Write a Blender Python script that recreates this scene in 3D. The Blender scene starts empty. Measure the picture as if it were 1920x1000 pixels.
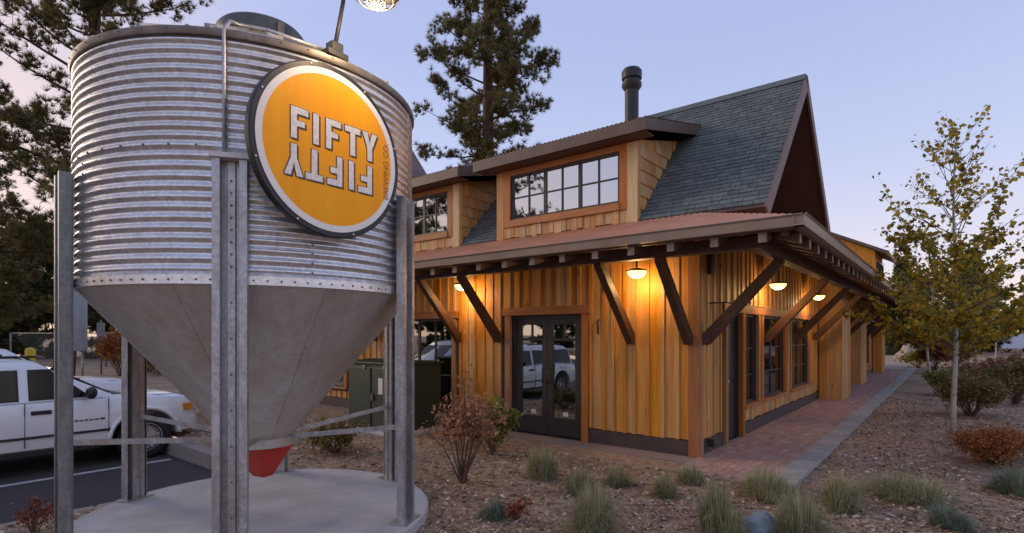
import bpy, math, random
from mathutils import Vector, Matrix, noise as mnoise
random.seed(7)
R = math.radians
SC = bpy.context.scene
COL = SC.collection

# ---------------------------------------------------------------- camera
EYE = 1.75
cam_d = bpy.data.cameras.new('camera')
cam_d.sensor_width = 36.0
cam_d.lens = 36.0 * 1027.0 / 1920.0
cam_d.shift_y = 127.0 / 1920.0
cam_d.clip_end = 2000.0
cam_d.clip_start = 0.05
cam = bpy.data.objects.new('camera', cam_d)
cam.location = (0, 0, EYE)
cam.rotation_euler = (R(90), 0, 0)
COL.objects.link(cam)
SC.camera = cam

# ---------------------------------------------------------------- sky, sun, exposure
SUN_ELEV = 1.5
SKY_STRENGTH = 0.77
SUN_AZ = -70.0      # degrees from +Y towards +X (the sun has gone down on the left)
world = bpy.data.worlds.new('World')
SC.world = world
world.use_nodes = True
wn = world.node_tree.nodes; wl = world.node_tree.links
for n in list(wn): wn.remove(n)
sky = wn.new('ShaderNodeTexSky'); sky.sky_type = 'NISHITA'; sky.sun_disc = False
sky.sun_elevation = R(SUN_ELEV); sky.sun_rotation = R(SUN_AZ)
sky.altitude = 1800; sky.air_density = 1.0; sky.dust_density = 2.0; sky.ozone_density = 2.5
# the dusk sky is graded: its huge brightness range is compressed as in the photograph, zenith bluer, sunset side peach
bg = wn.new('ShaderNodeBackground'); bg.inputs[1].default_value = SKY_STRENGTH
wo = wn.new('ShaderNodeOutputWorld')
gm_ = wn.new('ShaderNodeGamma'); gm_.inputs[1].default_value = 0.2
wl.new(sky.outputs[0], gm_.inputs[0])
def wmix(op, a, b, fac=1.0):
    m = wn.new('ShaderNodeMix'); m.data_type = 'RGBA'; m.blend_type = op; m.inputs[0].default_value = fac if not hasattr(fac, 'links') else 1
    if hasattr(fac, 'links'): wl.new(fac, m.inputs[0])
    for s, i in ((a, 6), (b, 7)):
        if hasattr(s, 'links'): wl.new(s, m.inputs[i])
        else: m.inputs[i].default_value = (*s, 1)
    return m.outputs[2]
c_ = wmix('MULTIPLY', gm_.outputs[0], (0.640, 0.600, 0.735))
wtc = wn.new('ShaderNodeTexCoord'); sx = wn.new('ShaderNodeSeparateXYZ'); wl.new(wtc.outputs['Generated'], sx.inputs[0])
rp_ = wn.new('ShaderNodeValToRGB'); wl.new(sx.outputs[2], rp_.inputs[0])
els = [(0.0, (1.42, 1.20, .97)), (.12, (1.22, 1.11, 1.0)), (.27, (.97, .98, 1.02)), (.45, (.83, .88, .99)), (1.0, (.78, .85, .98))]
while len(rp_.color_ramp.elements) < len(els): rp_.color_ramp.elements.new(.5)
for e_, (p_, cc_) in zip(rp_.color_ramp.elements, els): e_.position = p_; e_.color = (*cc_, 1)
c_ = wmix('MULTIPLY', c_, rp_.outputs[0])
dt = wn.new('ShaderNodeVectorMath'); dt.operation = 'DOT_PRODUCT'; wl.new(wtc.outputs['Generated'], dt.inputs[0])
dt.inputs[1].default_value = (math.sin(R(SUN_AZ)), math.cos(R(SUN_AZ)), 0.0)
mr_ = wn.new('ShaderNodeMapRange'); mr_.interpolation_type = 'SMOOTHSTEP'; mr_.inputs[1].default_value = .55; mr_.inputs[2].default_value = 1.0; mr_.inputs[4].default_value = .70
wl.new(dt.outputs['Value'], mr_.inputs[0])
c_ = wmix('MIX', c_, (.90, .64, .47), mr_.outputs[0])
wl.new(c_, bg.inputs[0]); wl.new(bg.outputs[0], wo.inputs[0])
sun_d = bpy.data.lights.new('sun', 'SUN'); sun_d.energy = 1.5; sun_d.angle = R(30); sun_d.color = (1.0, 0.82, 0.64)
sun = bpy.data.objects.new('sun', sun_d); COL.objects.link(sun)
sdir = Vector((math.sin(R(SUN_AZ)) * math.cos(R(16)), math.cos(R(SUN_AZ)) * math.cos(R(16)), math.sin(R(16))))
sun.rotation_euler = sdir.to_track_quat('Z', 'Y').to_euler()
SC.view_settings.view_transform = 'Standard'
SC.view_settings.look = 'None'
SC.view_settings.exposure = 0.66
SC.view_settings.gamma = 1.0
SC.view_settings.use_curve_mapping = False

# ---------------------------------------------------------------- frames and helpers
FPX = 1027.0; HOR = 627.0
def at(px, py, Y):            # photo pixel at depth Y -> world point (used to measure the place)
    return Vector(((px - 960) / FPX * Y, Y, EYE - (py - HOR) / FPX * Y))
def ground(px, py, z=0.0):
    Y = FPX * (EYE - z) / (py - HOR)
    return Vector(((px - 960) / FPX * Y, Y, z))
C0 = Vector((2.61, 7.71, 0)); BROT = math.atan2(.780, .626)
UB = Vector((math.cos(BROT), math.sin(BROT), 0)); UA = Vector((-math.sin(BROT), math.cos(BROT), 0))
def L(b, a, z=0.0): return C0 + UB * b + UA * a + Vector((0, 0, z))
def inv(p):
    d = Vector((p[0], p[1], 0)) - C0
    return d.dot(UB), d.dot(UA)

def tag(o, label=None, cat=None, group=None, kind=None):
    if label: o['label'] = label
    if cat: o['category'] = cat
    if group: o['group'] = group
    if kind: o['kind'] = kind
    return o
def empty(name, loc=(0, 0, 0), rz=0.0, **k):
    o = bpy.data.objects.new(name, None); COL.objects.link(o)
    o.location = loc; o.rotation_euler = (0, 0, rz); o.empty_display_size = .1
    return tag(o, **k)
def link(name, me, parent=None, loc=(0, 0, 0), rot=(0, 0, 0), scale=(1, 1, 1), **k):
    o = bpy.data.objects.new(name, me); COL.objects.link(o)
    if parent: o.parent = parent
    o.location = loc; o.rotation_euler = rot; o.scale = scale
    return tag(o, **k)
def copy_tree(o, parent=None):
    c = o.copy(); COL.objects.link(c); c.parent = parent
    for ch in list(o.children): copy_tree(ch, c)
    return c

class MB:
    def __init__(s): s.v = []; s.f = []; s.m = []; s.cur = 0
    def add(s, vs, fs):
        n = len(s.v); s.v += [tuple(p) for p in vs]
        for f in fs: s.f.append(tuple(i + n for i in f)); s.m.append(s.cur)
        return s
    def box(s, x0, x1, y0, y1, z0, z1):
        v = [(x0,y0,z0),(x1,y0,z0),(x1,y1,z0),(x0,y1,z0),(x0,y0,z1),(x1,y0,z1),(x1,y1,z1),(x0,y1,z1)]
        return s.add(v, [(0,3,2,1),(4,5,6,7),(0,1,5,4),(1,2,6,5),(2,3,7,6),(3,0,4,7)])
    def beam(s, p, q, w, h, up=(0, 0, 1), ov=0):
        p = Vector(p); q = Vector(q); d = (q - p).normalized()
        r = d.cross(Vector(up))
        if r.length < 1e-5: r = Vector((1, 0, 0))
        r.normalize(); u = r.cross(d).normalized()
        v = []
        for c in (p, q):
            for a, b in ((-1,-1),(1,-1),(1,1),(-1,1)): v.append(c + r * (a * w / 2) + u * (b * h / 2))
        return s.add(v, [(3,2,1,0),(4,5,6,7),(0,1,5,4),(1,2,6,5),(2,3,7,6),(3,0,4,7)])
    def tube(s, pts, rad, n=8, cap=True):
        pts = [Vector(p) for p in pts]
        if not hasattr(rad, '__len__'): rad = [rad] * len(pts)
        base = len(s.v); ref = None
        for i, p in enumerate(pts):
            d = (pts[min(i + 1, len(pts) - 1)] - pts[max(i - 1, 0)]).normalized()
            if ref is None:
                ref = d.orthogonal().normalized()
            ref = (ref - d * ref.dot(d)).normalized(); b = d.cross(ref)
            for k in range(n):
                t = 2 * math.pi * k / n
                s.v.append(tuple(p + (ref * math.cos(t) + b * math.sin(t)) * rad[i]))
        for i in range(len(pts) - 1):
            for k in range(n):
                a = base + i * n + k; b2 = base + i * n + (k + 1) % n
                s.f.append((a, b2, b2 + n, a + n)); s.m.append(s.cur)
        if cap:
            s.f.append(tuple(base + k for k in range(n))[::-1]); s.m.append(s.cur)
            s.f.append(tuple(base + (len(pts) - 1) * n + k for k in range(n))); s.m.append(s.cur)
        return s
    def lathe(s, prof, n=32, c=(0, 0, 0), axis='z', a0=0.0, a1=2 * math.pi):
        base = len(s.v); full = abs(a1 - a0 - 2 * math.pi) < 1e-6; nn = n if full else n + 1
        for r, z in prof:
            for k in range(nn):
                t = a0 + (a1 - a0) * k / n
                x, y = r * math.cos(t), r * math.sin(t)
                if axis == 'z': p = (x, y, z)
                elif axis == 'y': p = (x, z, y)
                else: p = (z, x, y)
                s.v.append((p[0] + c[0], p[1] + c[1], p[2] + c[2]))
        for i in range(len(prof) - 1):
            for k in range(n):
                a = base + i * nn + k; b = base + i * nn + (k + 1) % nn
                s.f.append((a, b, b + nn, a + nn)); s.m.append(s.cur)
        return s
    def prism(s, poly, y0, y1, axis='y'):
        n = len(poly)
        if axis == 'y': v = [(x, y0, z) for x, z in poly] + [(x, y1, z) for x, z in poly]
        elif axis == 'x': v = [(y0, x, z) for x, z in poly] + [(y1, x, z) for x, z in poly]
        else: v = [(x, z, y0) for x, z in poly] + [(x, z, y1) for x, z in poly]
        f = [tuple(range(n))[::-1], tuple(range(n, 2 * n))]
        for i in range(n): j = (i + 1) % n; f.append((i, j, n + j, n + i))
        return s.add(v, f)
    def mesh(s, name, mat, smooth=False, auto=None):
        me = bpy.data.meshes.new(name); me.from_pydata(s.v, [], s.f)
        mats = mat if isinstance(mat, (list, tuple)) else [mat]
        for m in mats: me.materials.append(m)
        if len(mats) > 1: me.polygons.foreach_set('material_index', s.m)
        import bmesh
        bm = bmesh.new(); bm.from_mesh(me); bmesh.ops.recalc_face_normals(bm, faces=bm.faces)
        if auto is not None:
            for e in bm.edges:
                if len(e.link_faces) == 2 and e.calc_face_angle(0) > auto: e.smooth = False
            smooth = True
        bm.to_mesh(me); bm.free()
        if smooth: me.polygons.foreach_set('use_smooth', [True] * len(me.polygons))
        me.update(); return me
    def raw(s, name, mat):        # no normal recalculation (leaves, chips)
        me = bpy.data.meshes.new(name); me.from_pydata(s.v, [], s.f)
        for m in (mat if isinstance(mat, (list, tuple)) else [mat]): me.materials.append(m)
        me.update(); return me
    def build(s, name, mat, parent=None, smooth=False, auto=None, bevel=0, loc=(0,0,0), rot=(0,0,0), **k):
        o = link(name, s.mesh(name, mat, smooth, auto), parent, loc, rot, **k)
        if bevel:
            b = o.modifiers.new('bevel', 'BEVEL'); b.width = bevel; b.segments = 2; b.limit_method = 'ANGLE'; b.angle_limit = R(40)
        return o

# ---------------------------------------------------------------- materials
def mat(name, c1, c2=None, scale=5, stretch=(1, 1, 1), rough=.6, metal=0.0, bump=0.0, bscale=None, rnd=0.0, island=0.0,
        ramp=None, spec=.5, c3=None, c3scale=1.5, c3amt=.5, rvar=0.0, emit=None, estr=0, detail=5, coat=0, hue=0.0, trans=0, knots=0, spangle=0):
    m = bpy.data.materials.new(name); m.use_nodes = True
    N = m.node_tree.nodes; K = m.node_tree.links
    p = N['Principled BSDF']
    p.inputs['Roughness'].default_value = rough; p.inputs['Metallic'].default_value = metal
    p.inputs['Specular IOR Level'].default_value = spec
    if coat: p.inputs['Coat Weight'].default_value = coat; p.inputs['Coat Roughness'].default_value = .08
    tc = N.new('ShaderNodeTexCoord'); mp = N.new('ShaderNodeMapping'); mp.inputs['Scale'].default_value = stretch
    K.new(tc.outputs['Object'], mp.inputs['Vector'])
    oi = N.new('ShaderNodeObjectInfo')
    vec = mp.outputs[0]
    if rnd or hue:
        ml = N.new('ShaderNodeMath'); ml.operation = 'MULTIPLY'; ml.inputs[1].default_value = 37.0
        K.new(oi.outputs['Random'], ml.inputs[0]); va = N.new('ShaderNodeVectorMath'); va.operation = 'ADD'
        K.new(vec, va.inputs[0]); K.new(ml.outputs[0], va.inputs[1]); vec = va.outputs[0]
    nz = N.new('ShaderNodeTexNoise'); nz.inputs['Scale'].default_value = scale; nz.inputs['Detail'].default_value = detail
    nz.inputs['Roughness'].default_value = .62
    K.new(vec, nz.inputs['Vector'])
    col = None
    if ramp:
        gi = N.new('ShaderNodeNewGeometry'); cr = N.new('ShaderNodeValToRGB')
        while len(cr.color_ramp.elements) < len(ramp): cr.color_ramp.elements.new(.5)
        for i, (pos, c) in enumerate(ramp):
            cr.color_ramp.elements[i].position = pos; cr.color_ramp.elements[i].color = (*c, 1)
        K.new(gi.outputs['Random Per Island'], cr.inputs[0]); col = cr.outputs[0]
    else:
        cr = N.new('ShaderNodeValToRGB'); cr.color_ramp.elements[0].position = .32; cr.color_ramp.elements[1].position = .68
        cr.color_ramp.elements[0].color = (*c1, 1); cr.color_ramp.elements[1].color = (*(c2 or c1), 1)
        K.new(nz.outputs[0], cr.inputs[0]); col = cr.outputs[0]
    if c3:
        n3 = N.new('ShaderNodeTexNoise'); n3.inputs['Scale'].default_value = c3scale; n3.inputs['Detail'].default_value = 4
        K.new(vec, n3.inputs['Vector'])
        mr = N.new('ShaderNodeMapRange'); mr.inputs[1].default_value = .45; mr.inputs[2].default_value = .7; mr.inputs[4].default_value = c3amt
        K.new(n3.outputs[0], mr.inputs[0]); mx = N.new('ShaderNodeMix'); mx.data_type = 'RGBA'
        K.new(mr.outputs[0], mx.inputs[0]); K.new(col, mx.inputs[6]); mx.inputs[7].default_value = (*c3, 1); col = mx.outputs[2]
    if knots or spangle:
        vo = N.new('ShaderNodeTexVoronoi'); mv = N.new('ShaderNodeMapping'); K.new(tc.outputs['Object'], mv.inputs['Vector'])
        if knots:
            mv.inputs['Scale'].default_value = (5, 5, 1.6); va2 = N.new('ShaderNodeVectorMath'); va2.operation = 'ADD'; K.new(mv.outputs[0], va2.inputs[0]); K.new(oi.outputs['Random'], va2.inputs[1])
            vo.inputs['Scale'].default_value = 1.0; K.new(va2.outputs[0], vo.inputs['Vector'])
            mk_ = N.new('ShaderNodeMapRange'); mk_.inputs[1].default_value = .05; mk_.inputs[2].default_value = .13; mk_.inputs[3].default_value = knots; mk_.inputs[4].default_value = 0
            K.new(vo.outputs['Distance'], mk_.inputs[0]); mx = N.new('ShaderNodeMix'); mx.data_type = 'RGBA'
            K.new(mk_.outputs[0], mx.inputs[0]); K.new(col, mx.inputs[6]); mx.inputs[7].default_value = (.10, .035, .012, 1); col = mx.outputs[2]
        else:
            vo.inputs['Scale'].default_value = 46; K.new(mv.outputs[0], vo.inputs['Vector'])
            sp_ = N.new('ShaderNodeSeparateColor'); K.new(vo.outputs['Color'], sp_.inputs[0])
            mk_ = N.new('ShaderNodeMapRange'); mk_.inputs[3].default_value = 1 - spangle; mk_.inputs[4].default_value = 1 + spangle
            K.new(sp_.outputs[0], mk_.inputs[0]); h2 = N.new('ShaderNodeHueSaturation'); K.new(mk_.outputs[0], h2.inputs['Value']); K.new(col, h2.inputs['Color']); col = h2.outputs[0]
    if rnd or island or hue:
        hs = N.new('ShaderNodeHueSaturation'); src = oi.outputs['Random']
        if island: gi2 = N.new('ShaderNodeNewGeometry'); src = gi2.outputs['Random Per Island']
        mr = N.new('ShaderNodeMapRange'); a = rnd or island; mr.inputs[3].default_value = 1 - a; mr.inputs[4].default_value = 1 + a
        K.new(src, mr.inputs[0]); K.new(mr.outputs[0], hs.inputs['Value'])
        if hue:
            fr = N.new('ShaderNodeMath'); fr.operation = 'MULTIPLY'; fr.inputs[1].default_value = 7.31; K.new(src, fr.inputs[0])
            f2 = N.new('ShaderNodeMath'); f2.operation = 'FRACT'; K.new(fr.outputs[0], f2.inputs[0])
            mh = N.new('ShaderNodeMapRange'); mh.inputs[3].default_value = .5 - hue; mh.inputs[4].default_value = .5 + hue
            K.new(f2.outputs[0], mh.inputs[0]); K.new(mh.outputs[0], hs.inputs['Hue'])
            ms = N.new('ShaderNodeMapRange'); ms.inputs[3].default_value = 1.12; ms.inputs[4].default_value = .82
            K.new(f2.outputs[0], ms.inputs[0]); K.new(ms.outputs[0], hs.inputs['Saturation'])
        K.new(col, hs.inputs['Color']); col = hs.outputs[0]
    K.new(col, p.inputs['Base Color'])
    if rvar:
        mr = N.new('ShaderNodeMapRange'); mr.inputs[3].default_value = rough - rvar; mr.inputs[4].default_value = rough + rvar
        K.new(nz.outputs[0], mr.inputs[0]); K.new(mr.outputs[0], p.inputs['Roughness'])
    if bump:
        bn = N.new('ShaderNodeTexNoise'); bn.inputs['Scale'].default_value = bscale or scale * 3; bn.inputs['Detail'].default_value = 5
        K.new(vec, bn.inputs['Vector'])
        bp = N.new('ShaderNodeBump'); bp.inputs['Strength'].default_value = bump; bp.inputs['Distance'].default_value = .02
        K.new(bn.outputs[0], bp.inputs['Height']); K.new(bp.outputs[0], p.inputs['Normal'])
    if emit:
        p.inputs['Emission Color'].default_value = (*emit, 1); p.inputs['Emission Strength'].default_value = estr
    if trans:
        tr = N.new('ShaderNodeBsdfTranslucent'); K.new(col, tr.inputs[0]); ms2 = N.new('ShaderNodeMixShader'); ms2.inputs[0].default_value = trans
        K.new(p.outputs[0], ms2.inputs[1]); K.new(tr.outputs[0], ms2.inputs[2]); K.new(ms2.outputs[0], N['Material Output'].inputs[0])
    return m
def glass_mat(name, tint, floor, rough=.01, ior=1.5):
    m = bpy.data.materials.new(name); m.use_nodes = True
    N = m.node_tree.nodes; K = m.node_tree.links
    N.remove(N['Principled BSDF'])
    t = N.new('ShaderNodeBsdfTransparent'); t.inputs[0].default_value = (*tint, 1)
    g = N.new('ShaderNodeBsdfGlossy'); g.inputs['Roughness'].default_value = rough; g.inputs[0].default_value = (.92, .95, .97, 1)
    fr = N.new('ShaderNodeFresnel'); fr.inputs[0].default_value = ior
    mx = N.new('ShaderNodeMath'); mx.operation = 'MAXIMUM'; mx.inputs[1].default_value = floor
    K.new(fr.outputs[0], mx.inputs[0]); s = N.new('ShaderNodeMixShader')
    K.new(mx.outputs[0], s.inputs[0]); K.new(t.outputs[0], s.inputs[1]); K.new(g.outputs[0], s.inputs[2])
    tcn = N.new('ShaderNodeTexCoord'); nz = N.new('ShaderNodeTexNoise'); nz.inputs['Scale'].default_value = 1.6
    K.new(tcn.outputs['Object'], nz.inputs['Vector']); bp = N.new('ShaderNodeBump'); bp.inputs['Strength'].default_value = .06; bp.inputs['Distance'].default_value = .02
    K.new(nz.outputs[0], bp.inputs['Height']); K.new(bp.outputs[0], g.inputs['Normal'])
    K.new(s.outputs[0], N['Material Output'].inputs[0]); return m

WOOD = mat('cedar', (.50,.225,.048), (.68,.355,.092), scale=3.2, stretch=(9,9,.55), rough=.55, bump=.25, bscale=9, rnd=.11, hue=.008, c3=(.38,.16,.038), c3scale=1.1, c3amt=.4, knots=.85)
WOODY = mat('cedar_pale', (.46,.245,.085), (.62,.38,.15), scale=3.2, stretch=(9,9,.6), rough=.6, bump=.25, bscale=9, rnd=.2, hue=.01, c3=(.36,.18,.07), c3amt=.5, knots=.6)
TRIMW = mat('cedar_trim', (.33,.12,.03), (.46,.19,.055), scale=3, stretch=(6,6,.6), rough=.55, bump=.2, bscale=8, rnd=.15, hue=.006)
TRIMH = mat('cedar_trim_level', (.33,.12,.035), (.46,.18,.055), scale=3, stretch=(.7,.7,8), rough=.55, bump=.2, bscale=8, rnd=.12)
BROWN = mat('brown_timber', (.080,.038,.025), (.135,.066,.042), scale=4, stretch=(2,2,2), rough=.6, bump=.2, rnd=.15)
BRACE = mat('brown_brace', (.068,.030,.017), (.105,.048,.027), scale=4, stretch=(3,3,3), rough=.6, bump=.2, rnd=.15)
FASCIA = mat('fascia_paint', (.10,.06,.045), (.14,.09,.068), scale=3, rough=.5, rnd=.1)
RAKE = mat('rake_paint', (.15,.085,.062), (.20,.115,.085), scale=3, rough=.55)
GUTTER = mat('bronze_gutter', (.25,.19,.15), (.33,.26,.21), scale=2.5, rough=.42, metal=.15, c3=(.36,.19,.11), c3amt=.35)
TAILEND = mat('cut_rafter_end', (.26,.19,.16), (.38,.29,.25), scale=14, rough=.6, rnd=.2)
COPPER = mat('copper_roofing', (.58,.225,.10), (.70,.31,.155), scale=2.2, rough=.5, metal=.1, c3=(.46,.22,.13), c3amt=.6, rvar=.1)
SHINGLE = mat('slate_shingle', (.088,.110,.106), (.145,.168,.160), scale=22, rough=.9, bump=.5, bscale=120, rnd=.2, c3=(.075,.088,.084), c3scale=3)
SHINGLEI = mat('slate_shingle_field', (.088,.110,.106), (.145,.168,.160), scale=22, rough=.9, bump=.5, bscale=120, island=.2, c3=(.075,.088,.084), c3scale=3)
PLINTH = mat('plinth_paint', (.055,.038,.036), (.085,.058,.054), scale=5, rough=.6, bump=.1)
DARKDOOR = mat('bronze_frame', (.032,.026,.024), (.045,.036,.032), scale=5, rough=.42)
GLASS = glass_mat('window_glass', (.62,.68,.66), .40)
GLASSD = glass_mat('coated_glass', (.25,.3,.32), .62)
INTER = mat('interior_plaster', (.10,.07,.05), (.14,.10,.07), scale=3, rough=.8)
GABLE = mat('gable_paint', (.078,.038,.029), (.115,.056,.042), scale=4, rough=.6, rnd=.12)
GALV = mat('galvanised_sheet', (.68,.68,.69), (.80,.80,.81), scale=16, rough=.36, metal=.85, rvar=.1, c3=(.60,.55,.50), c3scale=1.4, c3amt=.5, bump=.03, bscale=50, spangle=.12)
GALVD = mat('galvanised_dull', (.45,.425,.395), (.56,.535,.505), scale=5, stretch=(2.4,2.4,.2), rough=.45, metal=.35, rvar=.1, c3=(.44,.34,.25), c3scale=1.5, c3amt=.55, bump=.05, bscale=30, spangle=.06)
GALVLD = mat('dark_leg', (.17,.175,.18), (.27,.275,.28), scale=9, stretch=(2,2,.7), rough=.5, metal=.7, rvar=.12, c3=(.16,.15,.13), c3scale=2, c3amt=.6, spangle=.12)  # darker galvanised tone, used on the left leg only
GALVL = mat('galvanised_leg', (.38,.38,.40), (.54,.54,.56), scale=9, stretch=(2,2,.7), rough=.45, metal=.8, rvar=.12, c3=(.32,.27,.22), c3scale=2, c3amt=.6, spangle=.14)
RIMM = mat('rim_steel', (.16,.13,.11), (.28,.24,.21), scale=8, rough=.5, metal=.7)
LIDM = mat('lid_grey', (.055,.06,.058), (.085,.09,.085), scale=6, rough=.5)
BLACKM = mat('black_metal', (.018,.018,.018), (.028,.026,.026), scale=6, rough=.5)
PALE = mat('pale_plastic', (.62,.60,.55), (.72,.70,.66), scale=6, rough=.5)
REDBOOT = mat('red_plastic', (.42,.022,.014), (.55,.04,.02), scale=4, rough=.45)
ORANGE = mat('sign_orange', (.93,.335,.0), (.98,.43,.008), scale=.9, stretch=(6,1,.5), rough=.45, spec=.25)
SIGNW = mat('sign_white', (.76,.74,.72), (.82,.80,.78), scale=8, rough=.4)
LETTER = mat('letter_white', (.62,.59,.58), (.90,.88,.87), scale=55, rough=.5)
SHADOW = mat('letter_brown', (.07,.035,.02), (.10,.05,.03), scale=9, rough=.5)
SMALLT = mat('letter_rust', (.42,.13,.02), (.46,.15,.03), scale=9, rough=.5)
SIGNRIM = mat('sign_rim', (.028,.026,.03), (.04,.038,.042), scale=9, rough=.4, metal=.3)
CONC = mat('concrete', (.42,.405,.40), (.52,.505,.50), scale=3.5, rough=.85, bump=.15, bscale=60, c3=(.30,.28,.27), c3scale=1.3, c3amt=.6)
KERB = mat('kerb_concrete', (.24,.20,.17), (.33,.28,.24), scale=5, rough=.85, bump=.2, bscale=50, rnd=.1)
ASPH = mat('asphalt', (.045,.038,.036), (.070,.060,.056), scale=28, rough=.9, bump=.4, bscale=180, c3=(.095,.08,.072), c3scale=.5, c3amt=.5)
PAINT = mat('road_paint', (.36,.35,.34), (.62,.60,.58), scale=30, rough=.7)
BRICK = mat('paver_brick', (.35,.205,.175), (.47,.30,.26), scale=14, rough=.8, bump=.3, bscale=60, rnd=.16, hue=.01)
BRICKI = mat('paver_brick_field', (.35,.205,.175), (.47,.30,.26), scale=14, rough=.8, bump=.3, bscale=60, island=.16)
JOINT = mat('joint_sand', (.24,.18,.16), (.32,.25,.22), scale=30, rough=.9)
PAVER = mat('grey_paver', (.29,.275,.26), (.40,.38,.36), scale=9, rough=.85, bump=.3, bscale=60, rnd=.15)
MULCH = mat('bark_mulch', (.19,.12,.074), (.48,.345,.235), scale=9, rough=.95, bump=1.0, bscale=40, c3=(.14,.085,.051), c3scale=.8, c3amt=.7, detail=9)
CHIPS = mat('bark_chips', (0,0,0), rough=.9, ramp=[(0,(.12,.068,.038)),(.28,(.25,.155,.092)),(.58,(.40,.275,.18)),(.85,(.53,.40,.285)),(.97,(.62,.52,.41)),(1,(.72,.65,.55))])
BARK = mat('pine_bark', (.055,.032,.020), (.14,.075,.042), scale=6, stretch=(3,3,.6), rough=.9, bump=.8, bscale=14)
NEEDLE = mat('pine_needles', (0,0,0), rough=.6, trans=.42, ramp=[(0,(.06,.062,.022)),(.4,(.125,.115,.038)),(.75,(.20,.165,.055)),(1,(.29,.22,.085))])
NEEDLE2 = mat('dark_conifer_needles', (0,0,0), rough=.7, trans=.35, ramp=[(0,(.045,.054,.02)),(.6,(.095,.098,.036)),(1,(.17,.145,.058))])
ASPBARK = mat('aspen_bark', (.36,.33,.27), (.56,.53,.45), scale=5, stretch=(1,1,2.5), rough=.75, bump=.2, c3=(.12,.10,.07), c3scale=5, c3amt=.7)
ASPLEAF = mat('aspen_leaves', (0,0,0), rough=.5, trans=.5, ramp=[(0,(.10,.11,.018)),(.25,(.24,.21,.024)),(.55,(.46,.34,.03)),(.85,(.66,.47,.045)),(1,(.42,.20,.03))])
ASPLEAFG = mat('aspen_leaves_green', (0,0,0), rough=.5, trans=.45, ramp=[(0,(.06,.075,.02)),(.5,(.15,.15,.03)),(1,(.30,.25,.045))])
GRASS = mat('tussock_blades', (0,0,0), rough=.6, trans=.35, ramp=[(0,(.17,.18,.085)),(.42,(.32,.33,.175)),(.75,(.46,.45,.27)),(.9,(.58,.50,.32)),(1,(.36,.22,.11))])
GRASSB = mat('blue_tussock_blades', (0,0,0), rough=.6, trans=.3, ramp=[(0,(.11,.145,.10)),(.5,(.19,.235,.17)),(1,(.32,.35,.25))])
LEAFG = mat('shrub_leaves_green', (0,0,0), rough=.55, trans=.35, ramp=[(0,(.09,.11,.02)),(.5,(.19,.21,.04)),(1,(.34,.32,.07))])
LEAFR = mat('shrub_leaves_russet', (0,0,0), rough=.6, trans=.35, ramp=[(0,(.22,.09,.05)),(.5,(.38,.19,.11)),(1,(.54,.31,.19))])
LEAFO = mat('shrub_leaves_orange', (0,0,0), rough=.6, trans=.3, ramp=[(0,(.16,.09,.02)),(.35,(.34,.10,.022)),(.75,(.52,.16,.03)),(1,(.60,.26,.05))])
LEAFRED = mat('shrub_leaves_red', (0,0,0), rough=.6, trans=.25, ramp=[(0,(.10,.018,.010)),(.6,(.24,.035,.018)),(1,(.36,.10,.03))])
LEAFB = mat('shrub_leaves_olive', (0,0,0), rough=.6, trans=.3, ramp=[(0,(.085,.075,.022)),(.4,(.15,.14,.032)),(.75,(.23,.16,.046)),(1,(.28,.13,.06))])
TWIG = mat('twigs', (.10,.055,.035), (.17,.10,.07), scale=8, rough=.85)
CARW = mat('white_car_paint', (.76,.77,.79), (.80,.81,.83), scale=2, rough=.28, coat=.6)
CARD = mat('black_trim', (.015,.015,.016), (.022,.022,.024), scale=5, rough=.5)
CARSEAM = mat('seam_black', (.04,.04,.045), (.05,.05,.055), scale=5, rough=.7)
CARG = glass_mat('car_glass', (.10,.13,.13), .07, rough=.18)
TYRE = mat('tyre_rubber', (.014,.013,.013), (.024,.023,.022), scale=12, rough=.85)
ALLOY = mat('alloy', (.50,.50,.51), (.62,.62,.63), scale=9, rough=.32, metal=.8)
AMBER = mat('amber_lens', (.62,.20,.02), (.72,.27,.03), scale=9, rough=.2, coat=.5)
LENS = mat('clear_lens', (.50,.52,.55), (.66,.68,.70), scale=20, rough=.12, coat=.6)
XGREEN = mat('transformer_green', (.019,.028,.014), (.028,.038,.020), scale=3, rough=.5, rvar=.08)
ROCKB = mat('blue_grey_rock', (.16,.21,.24), (.28,.34,.37), scale=5, rough=.85, bump=.4, bscale=16)
ROCKT = mat('tan_rock', (.20,.165,.13), (.30,.25,.20), scale=3, rough=.9, bump=.4, bscale=10)
FENCEM = mat('fence_steel', (.20,.19,.18), (.27,.26,.25), scale=6, rough=.5, metal=.6)
YELLOW = mat('yellow_paint', (.70,.50,.02), (.78,.58,.03), scale=6, rough=.5)
GREYP = mat('grey_enamel', (.26,.28,.30), (.33,.35,.37), scale=4, rough=.4)
STONE = mat('flagstone', (.30,.25,.22), (.46,.41,.38), scale=6, rough=.9, rnd=.25)
LITGLASS = mat('frosted_lit_glass', (.8,.6,.3), (.9,.7,.4), scale=24, rough=.4, emit=(1.0,.62,.22), estr=1.9)
BULBM = mat('lamp_globe', (.75,.68,.58), (.85,.78,.68), scale=8, rough=.3, emit=(1.0,.70,.40), estr=.5)
FARWALL = mat('far_wall', (.20,.13,.10), (.26,.18,.14), scale=2, rough=.8)
FARLIT = mat('lit_shop_window', (.8,.6,.4), (.9,.7,.5), scale=4, rough=.5, emit=(1.0,.70,.42), estr=1.3)
TRAILER = mat('pale_trailer_paint', (.55,.60,.72), (.60,.65,.76), scale=2, rough=.45)
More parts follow.
